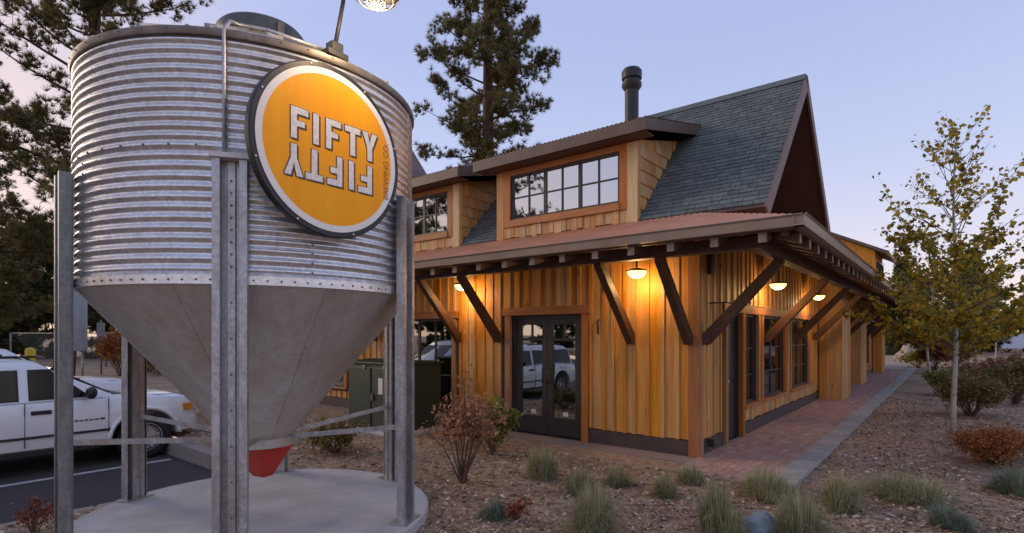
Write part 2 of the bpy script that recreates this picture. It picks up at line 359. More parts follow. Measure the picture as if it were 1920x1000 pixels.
# ================================================================ GROUND
SILO = Vector((-2.37, 5.18, 0)); SILO_D = 5.7; SILO_R = 1.40; PAD_R = 1.56; PAD_Z = .10
PKA, PKB = 3.98, -3.98          # parking: a > PKA and b < PKB
PKZ = -.25
def h_ground(b, a):
    p = L(b, a)
    near = (-1.7 < b and -.8 < a) or (a > -1.5 and b > -.9 and a < .3)
    d = math.hypot(p.x - SILO.x, p.y - SILO.y)
    if d < PAD_R + .15: return 0.0
    if (b > -.8 and a > -1.6): return 0.0
    e = max(0, min(1, min(d - PAD_R - .15, max(-.8 - b, -1.6 - a))))
    n = mnoise.noise(Vector((b * .7, a * .7, 3.1))) * .05 + mnoise.noise(Vector((b * 2.3, a * 2.3, 8.1))) * .02
    return n * e - .0 if math.hypot(b, a) < 40 else 0.0
def lines(lo, hi, fine0, fine1, step, extra):
    s = set(extra); x = fine0
    while x <= fine1 + 1e-6: s.add(round(x, 3)); x += step
    for f in (2, 5, 10, 20, 40, 80, 160, 300):
        if fine0 - f > lo: s.add(fine0 - f)
        if fine1 + f < hi: s.add(fine1 + f)
    s.add(lo); s.add(hi); return sorted(s)
gb = lines(-500, 500, -11, 14, .3, [PKB, -30]); ga = lines(-500, 500, -10, 11, .3, [PKA, 22])
gm = MB(); idx = {}
for i, b in enumerate(gb):
    for j, a in enumerate(ga):
        idx[i, j] = len(gm.v); p = L(b, a); gm.v.append((p.x, p.y, h_ground(b, a)))
for i in range(len(gb) - 1):
    for j in range(len(ga) - 1):
        if -30 <= gb[i] and gb[i + 1] <= PKB + 1e-6 and PKA - 1e-6 <= ga[j] and ga[j + 1] <= 22 + 1e-6: continue
        gm.f.append((idx[i, j], idx[i + 1, j], idx[i + 1, j + 1], idx[i, j + 1])); gm.m.append(0)
gm.build('ground', MULCH, smooth=True, kind='structure')
BROOT = dict(loc=C0, rot=(0, 0, BROT))
MB().add([(-30.5,PKA-.3,PKZ),(PKB+.3,PKA-.3,PKZ),(PKB+.3,22.3,PKZ),(-30.5,22.3,PKZ)], [(0,1,2,3)]).build('parking_lot', ASPH, kind='structure', **BROOT)
mk = MB()
for a in (6.95, 9.75, 12.55, 15.3):
    mk.box(-9.4, PKB - .25, a - .05, a + .05, PKZ + .001, PKZ + .004)
mk.build('bay_marking', PAINT, kind='structure', **BROOT)
# kerb stones round the bay
kerb = empty('kerb', C0, BROT, kind='structure')
def kerb_piece(b0, b1, a0, a1):
    MB().box(b0, b1, a0, a1, PKZ - .1, -.015).build('kerb_stone', KERB, kerb, bevel=.02)
a = PKA
while a < 22: kerb_piece(PKB - .14, PKB + .04, a + .005, min(a + 1.8, 22) - .005); a += 1.8
b = PKB - .15
while b > -30: kerb_piece(max(b - 1.8, -30) + .005, b - .005, PKA - .04, PKA + .14); b -= 1.8
# path of bricks with a grey paver edge, and the strip along the front wall
path = MB().add([(-.95,-1.12,.012),(30,-1.12,.012),(30,-.02,.012),(-.95,-.02,.012)], [(0,1,2,3)]).build('path', JOINT, kind='structure', **BROOT)
br = MB().box(-.098, .098, -.047, .047, 0, .022).mesh('brick', BRICK)
items = []
r = 0
bx = -.9
while bx < 24:
    for c in range(11):
        y = -1.07 + c * .1
        items.append((bx + (c % 2) * .1 + .1, y))
    bx += .2
items.sort(key=lambda t: (L(t[0], t[1]).length))
for i, (x, y) in enumerate(items[:300]):
    link('brick', br, path, (x, y, .008 + random.uniform(0, .004)), (random.uniform(-.01,.01), random.uniform(-.01,.01), 0))
rest = MB()
for x, y in items[300:]: rest.box(x-.097, x+.097, y-.046, y+.046, .008, .03 + random.uniform(0,.003))
rest.build('brick_field', BRICKI, path, kind='stuff')
edge = empty('path_edging', C0, BROT, kind='structure')
pv = MB().box(-.146, .146, -.14, .14, 0, .045).mesh('paver', PAVER)
x = -.9
for i in range(92):
    link('paver', pv, edge, (x + .15, -1.27 - .0012 * max(0, x) ** 1.6 * .0 , .002 + random.uniform(0, .004)), (0, 0, random.uniform(-.01, .01))); x += .3
MB().box(-.42, -.03, -.02, 10.9, -.05, .018).build('pavement', JOINT, kind='structure', **BROOT)
MB().box(-.95, -.03, -1.0, -.03, -.05, .006).build('pavement', JOINT, kind='structure', **BROOT)

# ================================================================ BUILDING
B = empty('timber_building', C0, BROT, label='cedar-clad timber building with copper-red metal eaves and slate-blue gable roof', cat='building')
LY = 11.0; RX = 26.0      # lengths of the front wall (along y) and the side wall (along x)
EO = 1.6; EZ = 2.95; WZ = 3.46; SL = (WZ - EZ) / EO
P0z = .24
LOPEN = [(1.87, 3.35, 0, 2.08), (4.82, 6.9, .10, 2.06), (8.4, 10.0, .5, 2.06)]
ROPEN = [(1.14, 1.91, 0, 2.10), (2.15, 2.95, .54, 2.10), (3.30, 5.05, .54, 2.10), (5.6, 7.55, .54, 2.10),
         (11.2, 12.6, .54, 2.10), (16.6, 18.0, .54, 2.10), (18.6, 20.0, .54, 2.10), (23.4, 24.8, .54, 2.10)]
def core(name, length, opens, ztop, side):
    m = MB(); cuts = sorted(opens); x = 0
    def put(u0, u1, z0, z1):
        if u1 - u0 < .005 or z1 - z0 < .005: return
        if side == 'L': m.box(.0, .12, u0, u1, z0, z1)
        else: m.box(u0, u1, .0, .12, z0, z1)
    if side == 'R': x = .125
    for u0, u1, z0, z1 in cuts:
        put(x, u0, 0, ztop); put(u0, u1, 0, z0); put(u0, u1, z1, ztop); x = u1
    put(x, length, 0, ztop)
    return m.build(name, BROWN, B)
wallL = core('front_wall', LY, LOPEN, WZ - .12, 'L')
wallR = core('side_wall', RX, ROPEN, WZ - .12, 'R')
MB().box(.13, RX, LY - .12, LY, 0, WZ - .1).build('back_wall', BROWN, B)
MB().box(RX - .12, RX, .13, LY - .13, 0, WZ - .1).build('end_wall', BROWN, B)
MB().box(.13, RX - .13, .13, LY - .13, -.02, .015).build('floor', INTER, B)
MB().box(.13, RX - .13, .13, LY - .13, 2.55, 2.6).build('ceiling', INTER, B)
MB().box(5.0, 5.1, .13, LY - .13, .02, 2.54).build('partition', INTER, B)

def boards(wall, side, u0, u1, opens, z0, ztop, blocks=(), wmin=.17, wmax=.225):
    """vertical boards with narrow battens over the joints; every board its own object"""
    u = u0; k = 0
    while u < u1 - .02:
        bat = (k % 2 == 1)
        w = random.uniform(.055, .07) if bat else random.uniform(wmin, wmax)
        if random.random() < .12 and not bat: w *= .65
        e = min(u + w, u1)
        t = .040 if bat else .020
        segs = [(z0, ztop)]
        for o0, o1, oz0, oz1 in opens:
            if e > o0 and u < o1:
                ns = []
                for s0, s1 in segs:
                    if oz0 > s0: ns.append((s0, min(s1, oz0)))
                    if oz1 < s1: ns.append((max(s0, oz1), s1))
                segs = ns
        for s0, s1 in segs:
            if s1 - s0 < .04: continue
            m = MB(); d = t + random.uniform(-.003, .003)
            zt = s1; zb = s0 + (random.uniform(0, .015) if s0 == z0 else 0)
            if side == 'L': m.box(-d, -.001, u + .0015, e - .0015, zb, zt)
            else: m.box(u + .0015, e - .0015, -d, -.001, zb, zt)
            m.build('board', WOODY if random.random() < .10 else WOOD, wall)
        u = e; k += 1
LO = [(1.75, 3.47, 0, 2.22), (4.70, 7.02, 0, 2.20), (8.28, 10.12, .4, 2.2)]
boards(wallL, 'L', .115, LY, LO, P0z, WZ - .13, wmin=.125, wmax=.185)
RO = [(1.02, 2.0, 0, 2.25), (2.0, 8.76, 0, 2.25), (8.76, 10.3, 0, 4), (11.05, 12.75, .4, 2.25), (14.4, 15.9, 0, 4), (16.45, 20.15, .4, 2.25), (21.5, 23, 0, 4), (23.25, 24.95, .4, 2.25)]
boards(wallR, 'R', .105, RX, RO, P0z, WZ - .13, wmin=.2, wmax=.27)
# corner post
MB().box(-.05, -.0, -.05, .112, -.02, WZ - .14).build('corner_board', TRIMW, wallL)
MB().box(.002, .102, -.052, -.001, -.02, WZ - .14).build('corner_board', TRIMW, wallR)
# plinth boards
for y0, y1 in ((.115, 1.745), (3.475, 4.69), (7.03, LY)):
    MB().box(-.03, -.001, y0, y1, -.03, P0z - .004).build('plinth', PLINTH, wallL)
for x0, x1 in ((.105, 1.015), (2.0, 8.755), (10.31, 14.39), (15.9, 21.5), (23, RX)):
    MB().box(x0, x1, -.03, -.001, -.03, P0z - .004).build('plinth', PLINTH, wallR)

# ---- windows and doors. u along the wall, d = outward depth
def wbox(m, side, u0, u1, d0, d1, z0, z1):
    if side == 'L': m.box(-d1, -d0, u0, u1, z0, z1)
    else: m.box(u0, u1, -d1, -d0, z0, z1)
    return m
def window(side, u0, u1, z0, z1, cols, rows, parent=None, glass=None, off=0.0, fr=.045, name='window', fm=None, casing=True, sill=True, heavy=()):
    parent = parent or B; fm = fm or DARKDOOR
    f = MB()
    wbox(f, side, u0, u0 + fr, -.09 + off, -.02 + off, z0, z1); wbox(f, side, u1 - fr, u1, -.09 + off, -.02 + off, z0, z1)
    wbox(f, side, u0 + fr, u1 - fr, -.09 + off, -.02 + off, z0, z0 + fr); wbox(f, side, u0 + fr, u1 - fr, -.09 + off, -.02 + off, z1 - fr, z1)
    w = f.build(name, fm, parent)
    iu0, iu1, iz0, iz1 = u0 + fr, u1 - fr, z0 + fr, z1 - fr
    cs = [iu0 + (iu1 - iu0) * i / cols for i in range(cols + 1)] if isinstance(cols, int) else [iu0] + [iu0 + (iu1 - iu0) * c for c in cols] + [iu1]
    rs = [iz0 + (iz1 - iz0) * i / rows for i in range(rows + 1)] if isinstance(rows, int) else [iz0] + [iz0 + (iz1 - iz0) * c for c in rows] + [iz1]
    for i in range(len(cs) - 1):
        for j in range(len(rs) - 1):
            wbox(MB(), side, cs[i] + .001, cs[i + 1] - .001, -.062 + off, -.054 + off, rs[j] + .001, rs[j + 1] - .001).build('pane', glass or GLASS, w)
    for i, c in enumerate(cs[1:-1]):
        h = .03 if i in heavy else .012
        wbox(MB(), side, c - h, c + h, -.08 + off, -.035 + off, iz0, iz1).build('muntin', fm, w)
    for c in rs[1:-1]:
        wbox(MB(), side, iu0, iu1, -.078 + off, -.037 + off, c - .011, c + .011).build('muntin', fm, w)
    return w
def casing(side, u0, u1, z0, z1, cw=.11, hd=.14, ears=.06, sill=True, d=.055, head=True):
    par = wallL if side == 'L' else wallR
    zb = z0
    wbox(MB(), side, u0 - cw, u0 - .001, .0, d, zb, z1).build('casing', TRIMW, par); wbox(MB(), side, u1 + .001, u1 + cw, .0, d, zb, z1).build('casing', TRIMW, par)
    if head: wbox(MB(), side, u0 - cw - ears, u1 + cw + ears, .0, d + .015, z1 + .001, z1 + hd).build('head_trim', TRIMH, par, bevel=.006)
    if sill: wbox(MB(), side, u0 - cw - .03, u1 + cw + .03, .0, d + .05, z0 - .05, z0 - .002).build('sill', TRIMH, par, bevel=.006)
    # jamb returns inside the opening
    wbox(MB(), side, u0 + .0005, u0 + .012, -.12, .0, z0, z1).build('jamb', DARKDOOR, par); wbox(MB(), side, u1 - .012, u1 - .0005, -.12, .0, z0, z1).build('jamb', DARKDOOR, par)

# french doors in the front wall
u0, u1, z0, z1 = LOPEN[0]
casing('L', u0, u1, .0, z1, cw=.12, hd=.14, ears=.05, sill=False)
dr = wbox(MB(), 'L', u0 + .013, u0 + .07, -.115, -.03, .02, z1 - .002)
wbox(dr, 'L', u1 - .07, u1 - .013, -.115, -.03, .02, z1 - .002); wbox(dr, 'L', u0 + .07, u1 - .07, -.115, -.03, z1 - .06, z1 - .002); wbox(dr, 'L', u0 + .012, u1 - .012, -.12, .03, .0, .03)
door = dr.build('french_door', DARKDOOR, B)
mid = (u0 + u1) / 2
for v0, v1 in ((u0 + .075, mid - .004), (mid + .004, u1 - .075)):
    m = MB(); s = .105
    wbox(m, 'L', v0, v0 + s, -.105, -.05, .04, z1 - .065); wbox(m, 'L', v1 - s, v1, -.105, -.05, .04, z1 - .065)
    wbox(m, 'L', v0 + s, v1 - s, -.105, -.05, .04, .34); wbox(m, 'L', v0 + s, v1 - s, -.105, -.05, z1 - .065 - .10, z1 - .065)
    zc = 1.66
    wbox(m, 'L', v0 + s, v1 - s, -.098, -.055, zc - .02, zc + .02); wbox(m, 'L', (v0 + v1) / 2 - .014, (v0 + v1) / 2 + .014, -.098, -.055, zc + .02, z1 - .165)
    m.build('door_leaf', DARKDOOR, door)
    for p0, p1, q0, q1 in ((v0 + s, v1 - s, .34, zc - .02), (v0 + s, (v0 + v1) / 2 - .014, zc + .02, z1 - .165), ((v0 + v1) / 2 + .014, v1 - s, zc + .02, z1 - .165)):
        wbox(MB(), 'L', p0 + .001, p1 - .001, -.082, -.074, q0 + .001, q1 - .001).build('pane', GLASS, door)
    c = v0 + s + (v1 - v0 - 2 * s) * .45
    wbox(MB(), 'L', c - .05, c + .05, -.073, -.071, .37, .44).build('sticker', PALE, door)
for sgn in (-1, 1):
    c = mid + sgn * .055
    MB().tube([(.03, c, .92), (-.02, c, .92), (-.02, c, 1.16), (.03, c, 1.16)], .011, 8).build('door_handle', BLACKM, door, smooth=True)
# shop-front window
u0, u1, z0, z1 = LOPEN[1]
casing('L', u0, u1, z0, z1, cw=.11, hd=.14, ears=.04)
window('L', u0 + .013, u1 - .013, z0, z1, 4, [.42], heavy=(1,))
u0, u1, z0, z1 = LOPEN[2]
casing('L', u0, u1, z0, z1); window('L', u0 + .013, u1 - .013, z0, z1, 2, 2)
# side door
u0, u1, z0, z1 = ROPEN[0]
casing('R', u0, u1, 0, z1, cw=.11, sill=False, head=False, d=.075)
m = wbox(MB(), 'R', u0 + .012, u1 - .012, -.10, -.05, .02, z1 - .01)
for q0, q1 in ((.15, .95), (1.1, 1.95)):
    wbox(m, 'R', u0 + .13, u1 - .13, -.05, -.04, q0, q1)
sd = m.build('side_door', DARKDOOR, B)
MB().lathe([(0,-.06),(.02,-.055),(.03,-.035),(.025,-.01),(.012,0),(.012,.06)], 12, (u0 + .09, -.0, 1.0), 'y').build('door_knob', ALLOY, sd, smooth=True)
wbox(MB(), 'R', u0 - .05, u1 + .05, .0, .28, -.03, .028).build('door_step', CONC, sd)
# side windows: shared head trim, casings, sill and short boards below
wbox(MB(), 'R', 1.02, 8.755, .0, .06, 2.102, 2.249).build('head_trim', TRIMH, wallR, bevel=.006)
for i, (u0, u1, z0, z1) in enumerate(ROPEN[1:]):
    first = i < 3
    casing('R', u0, u1, z0, z1, cw=.10, head=not first, ears=.04)
    window('R', u0 + .013, u1 - .013, z0, z1, 2 if u1 - u0 > 1 else 2, [.30, .62])
def filler(u0, u1):
    u = u0
    while u < u1 - .02:
        w = random.uniform(.10, .16); e = min(u + w, u1)
        wbox(MB(), 'R', u + .002, e - .002, .001, random.uniform(.018, .034), P0z + random.uniform(0, .03), .487).build('board', WOODY if random.random() < .5 else WOOD, wallR)
        u = e
filler(2.02, 8.75)
def wide(u0, u1):
    n = max(1, round((u1 - u0) / .16)); w = (u1 - u0) / n
    for k in range(n): wbox(MB(), 'R', u0 + k * w + .002, u0 + (k + 1) * w - .002, .001, .022 + .012 * (k % 2), .492, 2.10).build('board', WOOD, wallR)
wide(3.055, 3.195); wide(5.155, 5.495); wide(7.655, 8.755)
# bump-outs along the side wall (boards on their faces)
for x0 in (8.78, 14.42, 21.52):
    dp = .55 if x0 < 9 else .36
    m = MB().box(x0 + .03, x0 + 1.5, -dp, -.002, .0, WZ - .3)
    bo = m.build('bay', BROWN, B)
    y = -dp
    while y < -.06:
        e = min(y + random.uniform(.13, .2), -.045)
        MB().box(x0 + random.uniform(-.004, .004), x0 + .03, y + .002, e - .002, .03, WZ - .31).build('board', WOOD, bo); y = e
    x = x0 - .0
    while x < x0 + 1.49:
        e = min(x + random.uniform(.14, .2), x0 + 1.5)
        MB().box(x + .002, e - .002, -dp - .025 + random.uniform(-.005, .005), -dp - .001, .03, WZ - .5).build('board', WOODY if random.random() < .4 else WOOD, bo); x = e

# ---- eaves: rafters, beam, braces, deck, corrugated roofing, gutter
eave = MB()
u = -.03
eave.add([(-EO, -EO, EZ - .045), (-EO, LY + .4, EZ - .045), (0, LY + .4, WZ - .045), (0, 0, WZ - .045)], [(0, 1, 2, 3)])
eave.add([(-EO, -EO, EZ - .045), (RX + .4, -EO, EZ - .045), (RX + .4, 0, WZ - .045), (0, 0, WZ - .045)], [(0, 1, 2, 3)])
deck = eave.build('eave_roof', BROWN, B)
so = deck.modifiers.new('thick', 'SOLIDIFY'); so.thickness = .025; so.offset = 0
def rz(b): return EZ - .06 + (b + EO) * SL          # underside of the deck
RD = .20
def rafter(side, u):
    lo = -EO + .055; hi = -.045
    if u < .0: hi = min(hi, u - .06)
    if hi - lo < .1: return
    m = MB()
    if side == 'L': poly = [(lo, rz(lo)), (hi, rz(hi)), (hi, rz(hi) - RD), (lo, rz(lo) - RD)]
    m = MB()
    pts = [(lo, rz(lo)), (hi, rz(hi)), (hi, rz(hi) - RD), (lo, rz(lo) - RD)]
    w = .045
    m.prism(pts, u - w, u + w, 'y' if side == 'L' else 'x')
    r_ = m.build('rafter', BROWN, deck)
    e = MB()
    if side == 'L': e.box(lo - .008, lo - .0005, u - w + .002, u + w - .002, rz(lo) - RD + .002, rz(lo) - .004)
    else: e.box(u - w + .002, u + w - .002, lo - .008, lo - .0005, rz(lo) - RD + .002, rz(lo) - .004)
    e.build('rafter_end', TAILEND, deck)
u = -1.25
while u < LY: rafter('L', u); u += .50
u = -1.25
while u < RX: rafter('R', u); u += .50
BMX = -1.02; bz1 = rz(BMX) - RD - .002; bz0 = bz1 - .15
MB().box(BMX - .08, BMX + .08, BMX - .08, LY + .2, bz0, bz1).build('eave_beam', BROWN, B, bevel=.008)
MB().box(BMX + .081, RX + .2, BMX - .08, BMX + .08, bz0, bz1).build('eave_beam', BROWN, B, bevel=.008)
# the hip timber at the corner
MB().beam((-1.45, -1.45, rz(-1.45) - .09), (-.03, -.03, rz(-.03) - .09), .09, .16).build('hip_rafter', BROWN, B)
def brace(side, u, zb=1.62):
    m = MB(); w = .055
    d0, d1 = .03, .15
    pts = [(-.045, zb), (-.045, zb + .20), (BMX + .03, bz0), (BMX - .13, bz0)]
    pts = [(-.05, zb - .02), (-.05, zb + .13), (BMX + .04, bz0 - .001), (BMX - .08, bz0 - .001), (BMX - .08, bz0 - .045), (-.13, zb - .02)]
    m.prism(pts, u - w, u + w, 'y' if side == 'L' else 'x')
    m.build('knee_brace', BRACE, B, bevel=.008)
for u in (.10, .98, 3.6, 4.6, 7.2, 8.2, 10.4): brace('L', u)
for u in (.10, 3.4, 5.9, 8.1, 10.7, 13.2, 16.3, 18.3, 20.8, 23.2, 25.6): brace('R', u)
# corrugated copper-red roofing, sheet by sheet
def sheet(side, u0, u1, end):
    m = MB(); pitch = .095; n = int(round((u1 - u0) / pitch * 8)); rows = 5
    for i in range(n + 1):
        u = u0 + (u1 - u0) * i / n; hgt = .018 * math.sin(2 * math.pi * u / pitch)
        hi = min(.02, u) if u < .02 else .02
        lo = -EO - .04
        if hi < lo: hi = lo
        for k in range(rows + 1):
            d = lo + (hi - lo) * k / rows
            z = EZ - .012 + (d + EO) * SL + hgt
            m.v.append((d, u, z) if side == 'L' else (u, d, z))
    for i in range(n):
        for k in range(rows):
            a = i * (rows + 1) + k; m.f.append((a, a + 1, a + rows + 2, a + rows + 1)); m.m.append(0)
    m.build('roofing_sheet', COPPER, deck, smooth=True)
for side, end in (('L', LY + .4), ('R', RX + .4)):
    u = -EO + .0
    while u < end: sheet(side, u, min(u + .76, end), end); u += .76
def gutter(side, end):
    m = MB(); lo = -EO - .05
    pts = [(lo + .085, EZ - .02), (lo + .085, EZ - .125), (lo - .012, EZ - .125), (lo - .025, EZ - .035), (lo - .045, EZ - .015), (lo - .03, EZ - .008), (lo - .005, EZ - .035), (lo + .01, EZ - .11), (lo + .075, EZ - .11), (lo + .075, EZ - .02)]
    m.prism(pts, lo - .03 if side == 'R' else lo + .0, end, 'y' if side == 'L' else 'x')
    m.build('gutter', GUTTER, B)
    m = MB()
    if side == 'L': m.box(-EO + .04, -EO + .08, -EO + .06, end, EZ - .14, EZ - .06)
    else: m.box(-EO + .051, end, -EO + .02, -EO + .05, EZ - .14, EZ - .06)
    m.build('fascia', FASCIA, B)
gutter('L', LY + .4); gutter('R', RX + .4)

# ---- main gable roof: ridge along y at x=BM
BM = 2.53; RZ = 6.05; RS = (RZ - WZ) / BM; YG = -.89
ln = math.hypot(BM, RZ - WZ)
main = MB()
th = .10
def rp(x, y, off=0): # point on front slope, off measured along its normal
    nx, nz = -(RZ - WZ) / ln, BM / ln
    return (x + nx * off, y, WZ + x * RS + nz * off)
def rp2(x, y, off=0):
    nx, nz = (RZ - WZ) / ln, BM / ln
    return (2 * BM - x + nx * off, y, WZ + x * RS + nz * off)
for f in (rp, rp2):
    v = [f(-.05, YG), f(BM, YG), f(BM, LY), f(-.05, LY), f(-.05, YG, -th), f(BM, YG, -th), f(BM, LY, -th), f(-.05, LY, -th)]
    main.add(v, [(0,1,2,3),(7,6,5,4),(0,4,5,1),(1,5,6,2),(2,6,7,3),(3,7,4,0)])
mroof = main.build('gable_roof', [GABLE], B)
# shingles on the front slope: the 300 that show largest singly, the others joined
tabs = []
course = .105; ncs = int(ln / course) + 1
for i in range(ncs):
    s0 = i * course; x = s0 / ln * BM
    if x > BM - .02: break
    y = YG - random.uniform(0, .15)
    while y < LY:
        w = random.uniform(.11, .26); y1 = y + w
        yy0, yy1 = max(y, YG - .015), min(y1, LY)
        if yy1 - yy0 > .03: tabs.append((x, yy0, yy1, min(course * 1.6, ln - s0 + .05)))
        y = y1
def tab_geo(m, x, y0, y1, hl, lift):
    e = .004
    xt = x + hl / ln * BM
    m.add([rp(x, y0 + e, lift + .016), rp(x, y1 - e, lift + .016), rp(xt, y1 - e, .003), rp(xt, y0 + e, .003), rp(x, y0 + e, .002), rp(x, y1 - e, .002)],
          [(0,1,2,3),(4,5,1,0),(4,0,3),(5,2,1)])
def visible(t): return t[1] < 1.2 + t[0] * 0 or (3.5 < t[1] < 4.9)
tabs.sort(key=lambda t: (not (t[2] < 1.15), L(t[0], t[1]).length))
rest = MB()
for i, (x, y0, y1, hl) in enumerate(tabs):
    lift = random.uniform(0, .007)
    if i < 300: m = MB(); tab_geo(m, x, y0, y1, hl, lift); m.build('shingle', SHINGLE, mroof)
    else: tab_geo(rest, x, y0, y1, hl, lift)
rest.build('shingle_field', SHINGLEI, mroof, kind='stuff')
b2 = MB()
for i in range(ncs):
    s0 = i * course; x = s0 / ln * BM
    if x > BM - .02: break
    xt = min(BM, x + course * 1.5 / ln * BM)
    b2.add([rp2(x, YG, .018), rp2(x, LY, .018), rp2(xt, LY, .003), rp2(xt, YG, .003), rp2(x, YG, .001), rp2(x, LY, .001)], [(0,1,2,3),(4,5,1,0),(4,0,3),(5,2,1)])
b2.build('shingle_field', SHINGLEI, mroof, kind='stuff')
MB().prism([(BM - .14, RZ - .10), (BM, RZ + .045), (BM + .14, RZ - .10), (BM, RZ + .02)], YG - .012, LY, 'y').build('ridge_cap', SHINGLEI, mroof)
# rake boards and gable wall
for f in (rp, rp2):
    v = []
    for yy in (YG - .035, YG - .002):
        v += [f(-.06, yy, .012), f(BM, yy, .012), f(BM, yy, -.17), f(-.06, yy, -.17)]
    MB().add(v, [(0,1,2,3),(7,6,5,4),(0,4,5,1),(1,5,6,2),(2,6,7,3),(3,7,4,0)]).build('rake_board', RAKE, mroof)
gw = MB().prism([(.05, WZ - .1), (2 * BM - .05, WZ - .1), (BM, RZ - .20)], .02, .12, 'y').build('gable_wall', GABLE, B)
x = .12
while x < 2 * BM - .15:
    e = x + .145
    zt = min(WZ + min(x, 2 * BM - e) * RS - .17, RZ - .3)
    if zt > WZ + .03: MB().box(x + .003, e - .003, random.uniform(-.008, -.002), .019, WZ - .08, zt).build('board', GABLE, gw)
    x = e
MB().box(.02, .16, YG + .06, .0, WZ - .17, WZ - .03).build('outlooker', TRIMH, B)
MB().box(2 * BM - .16, 2 * BM - .02, YG + .06, .0, WZ - .17, WZ - .03).build('outlooker', BROWN, B)

# ---- dormers on the front slope (front face at x = 0)
def dormer(y0, y1, wz0, wz1, cols):
    DT = 4.86; DS = .24
    zf = DT - .16
    d = MB()
    # front face with an opening
    wu0, wu1 = y0 + .28, y1 - .30
    def put(a0, a1, q0, q1): d.box(.001, .1, a0, a1, q0, q1)
    put(y0, wu0, WZ - .06, zf); put(wu1, y1, WZ - .06, zf); put(wu0, wu1, WZ - .06, wz0); put(wu0, wu1, wz1, zf)
    # cheeks
    xb = (zf + .05 - WZ) / (RS - DS)
    for yc in (y0, y1 - .08):
        d.prism([(.1, WZ - .02), (.1, zf + .02), (xb, zf + .02 + xb * DS), (xb, WZ + RS * xb - .02)], yc, yc + .08, 'y')
    dm = d.build('dormer', WOODY, B)
    # roof slab
    ov = .28; xe = (DT + .3 * DS - WZ) / (RS - DS) + .03
    def top(x): return DT + (x + .3) * DS
    r0 = MB().prism([(-.32, top(-.32)), (xe, top(xe)), (xe, top(xe) - .05), (-.32, top(-.32) - .05)], y0 - ov, y1 + ov, 'y').build('dormer_roof', BROWN, B)
    m = MB(); n = int((y1 - y0 + 2 * ov) / .076 * 6)
    for i in range(n + 1):
        y = y0 - ov - .02 + (y1 - y0 + 2 * ov + .04) * i / n
        for k, x in enumerate((-.36, .6, xe + .02)):
            m.v.append((x, y, top(x) + .016 + .010 * math.sin(2 * math.pi * y / .076)))
    for i in range(n):
        for k in range(2): a = i * 3 + k; m.f.append((a, a + 1, a + 4, a + 3)); m.m.append(0)
    m.build('roofing_sheet', COPPER, r0, smooth=True)
    MB().box(-.36, -.325, y0 - ov - .03, y1 + ov + .03, top(-.34) - .17, top(-.34) + .006).build('fascia', FASCIA, r0)
    for yc in (y0 - ov - .032, y1 + ov + .002):
        MB().prism([(-.324, top(-.324) + .004), (xe, top(xe) + .004), (xe, top(xe) - .165), (-.324, top(-.324) - .165)], yc, yc + .03, 'y').build('fascia', FASCIA, r0)
    MB().box(-.30, -.002, y0 - ov + .01, y1 + ov - .01, zf - .02, zf - .004).build('soffit', BROWN, r0)
    # trim on the front
    t = .03
    MB().box(-t, -.0, y0 - .02, y0 + .16, WZ - .02, zf - .03).build('corner_board', WOODY, dm)
    MB().box(-t, -.0, y1 - .14, y1 + .02, WZ - .02, zf - .03).build('corner_board', WOODY, dm)
    MB().box(-.0 - .04, -.001, y0 + .161, wu0 - .002, wz0 - .12, zf - .03).build('casing', TRIMW, dm)
    MB().box(-.04, -.001, wu1 + .002, y1 - .141, wz0 - .12, zf - .03).build('casing', TRIMW, dm)
    MB().box(-.038, -.001, wu0, wu1, wz1 + .002, zf - .03).build('head_trim', TRIMH, dm)
    MB().box(-.06, -.001, wu0 - .0, wu1 + .0, wz0 - .12, wz0 - .004).build('sill', TRIMH, dm)
    # shingles below the sill
    y = y0 + .16
    while y < y1 - .14:
        e = min(y + random.uniform(.09, .17), y1 - .14)
        MB().box(-random.uniform(.014, .03), -.001, y + .004, e - .004, WZ - .01 + random.uniform(0, .03), wz0 - .125).build('shingle', WOODY, dm); y = e
    # cheek shingles, course by course, on the side seen (towards y = 0)
    ch = .20
    for sgn, yc in ((-1, y0), (1, y1)):
        z = WZ + .0; k = 0
        while z < zf + .6:
            x = .06
            while x < xb:
                e = x + random.uniform(.13, .22)
                lo = z; hi = z + ch + .02
                xm = (x + e) / 2
                if lo > WZ + RS * x - .02 and 0: pass
                xr = min(e, (z + .02 - WZ) / RS + .10)      # clip by the main roof
                top_lim = zf + .0 + DS * min(x, xb)
                if xr - x > .04 and hi - .05 < top_lim + .02 and z + .05 < top_lim:
                    hi2 = min(hi, top_lim)
                    th1, th2 = .028, .008
                    ya = yc + sgn * .001
                    v = [(x + .003, ya, lo), (xr - .003, ya, lo), (xr - .003, ya, hi2), (x + .003, ya, hi2),
                         (x + .003, ya + sgn * th1, lo), (xr - .003, ya + sgn * th1, lo), (xr - .003, ya + sgn * th2, hi2), (x + .003, ya + sgn * th2, hi2)]
                    MB().add(v, [(0,3,2,1),(4,5,6,7),(0,1,5,4),(1,2,6,5),(2,3,7,6),(3,0,4,7)]).build('shingle', WOODY, dm)
                x = e
            z += ch
        MB().box(.0, .055, yc + (-.032 if sgn < 0 else .001), yc + (-.001 if sgn < 0 else .032), WZ - .02, zf - .03).build('corner_board', WOODY, dm)
    w = window('L', wu0 + .004, wu1 - .004, wz0, wz1, cols, 2, glass=GLASSD, off=.03, fr=.035, heavy=(1, 3))
    # dark room behind the glass
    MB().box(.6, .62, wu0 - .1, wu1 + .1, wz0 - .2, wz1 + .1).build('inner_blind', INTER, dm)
    return dm
dormer(.92, 3.66, 3.78, 4.57, 6)
dormer(4.66, 7.4, 3.78, 4.57, 6)
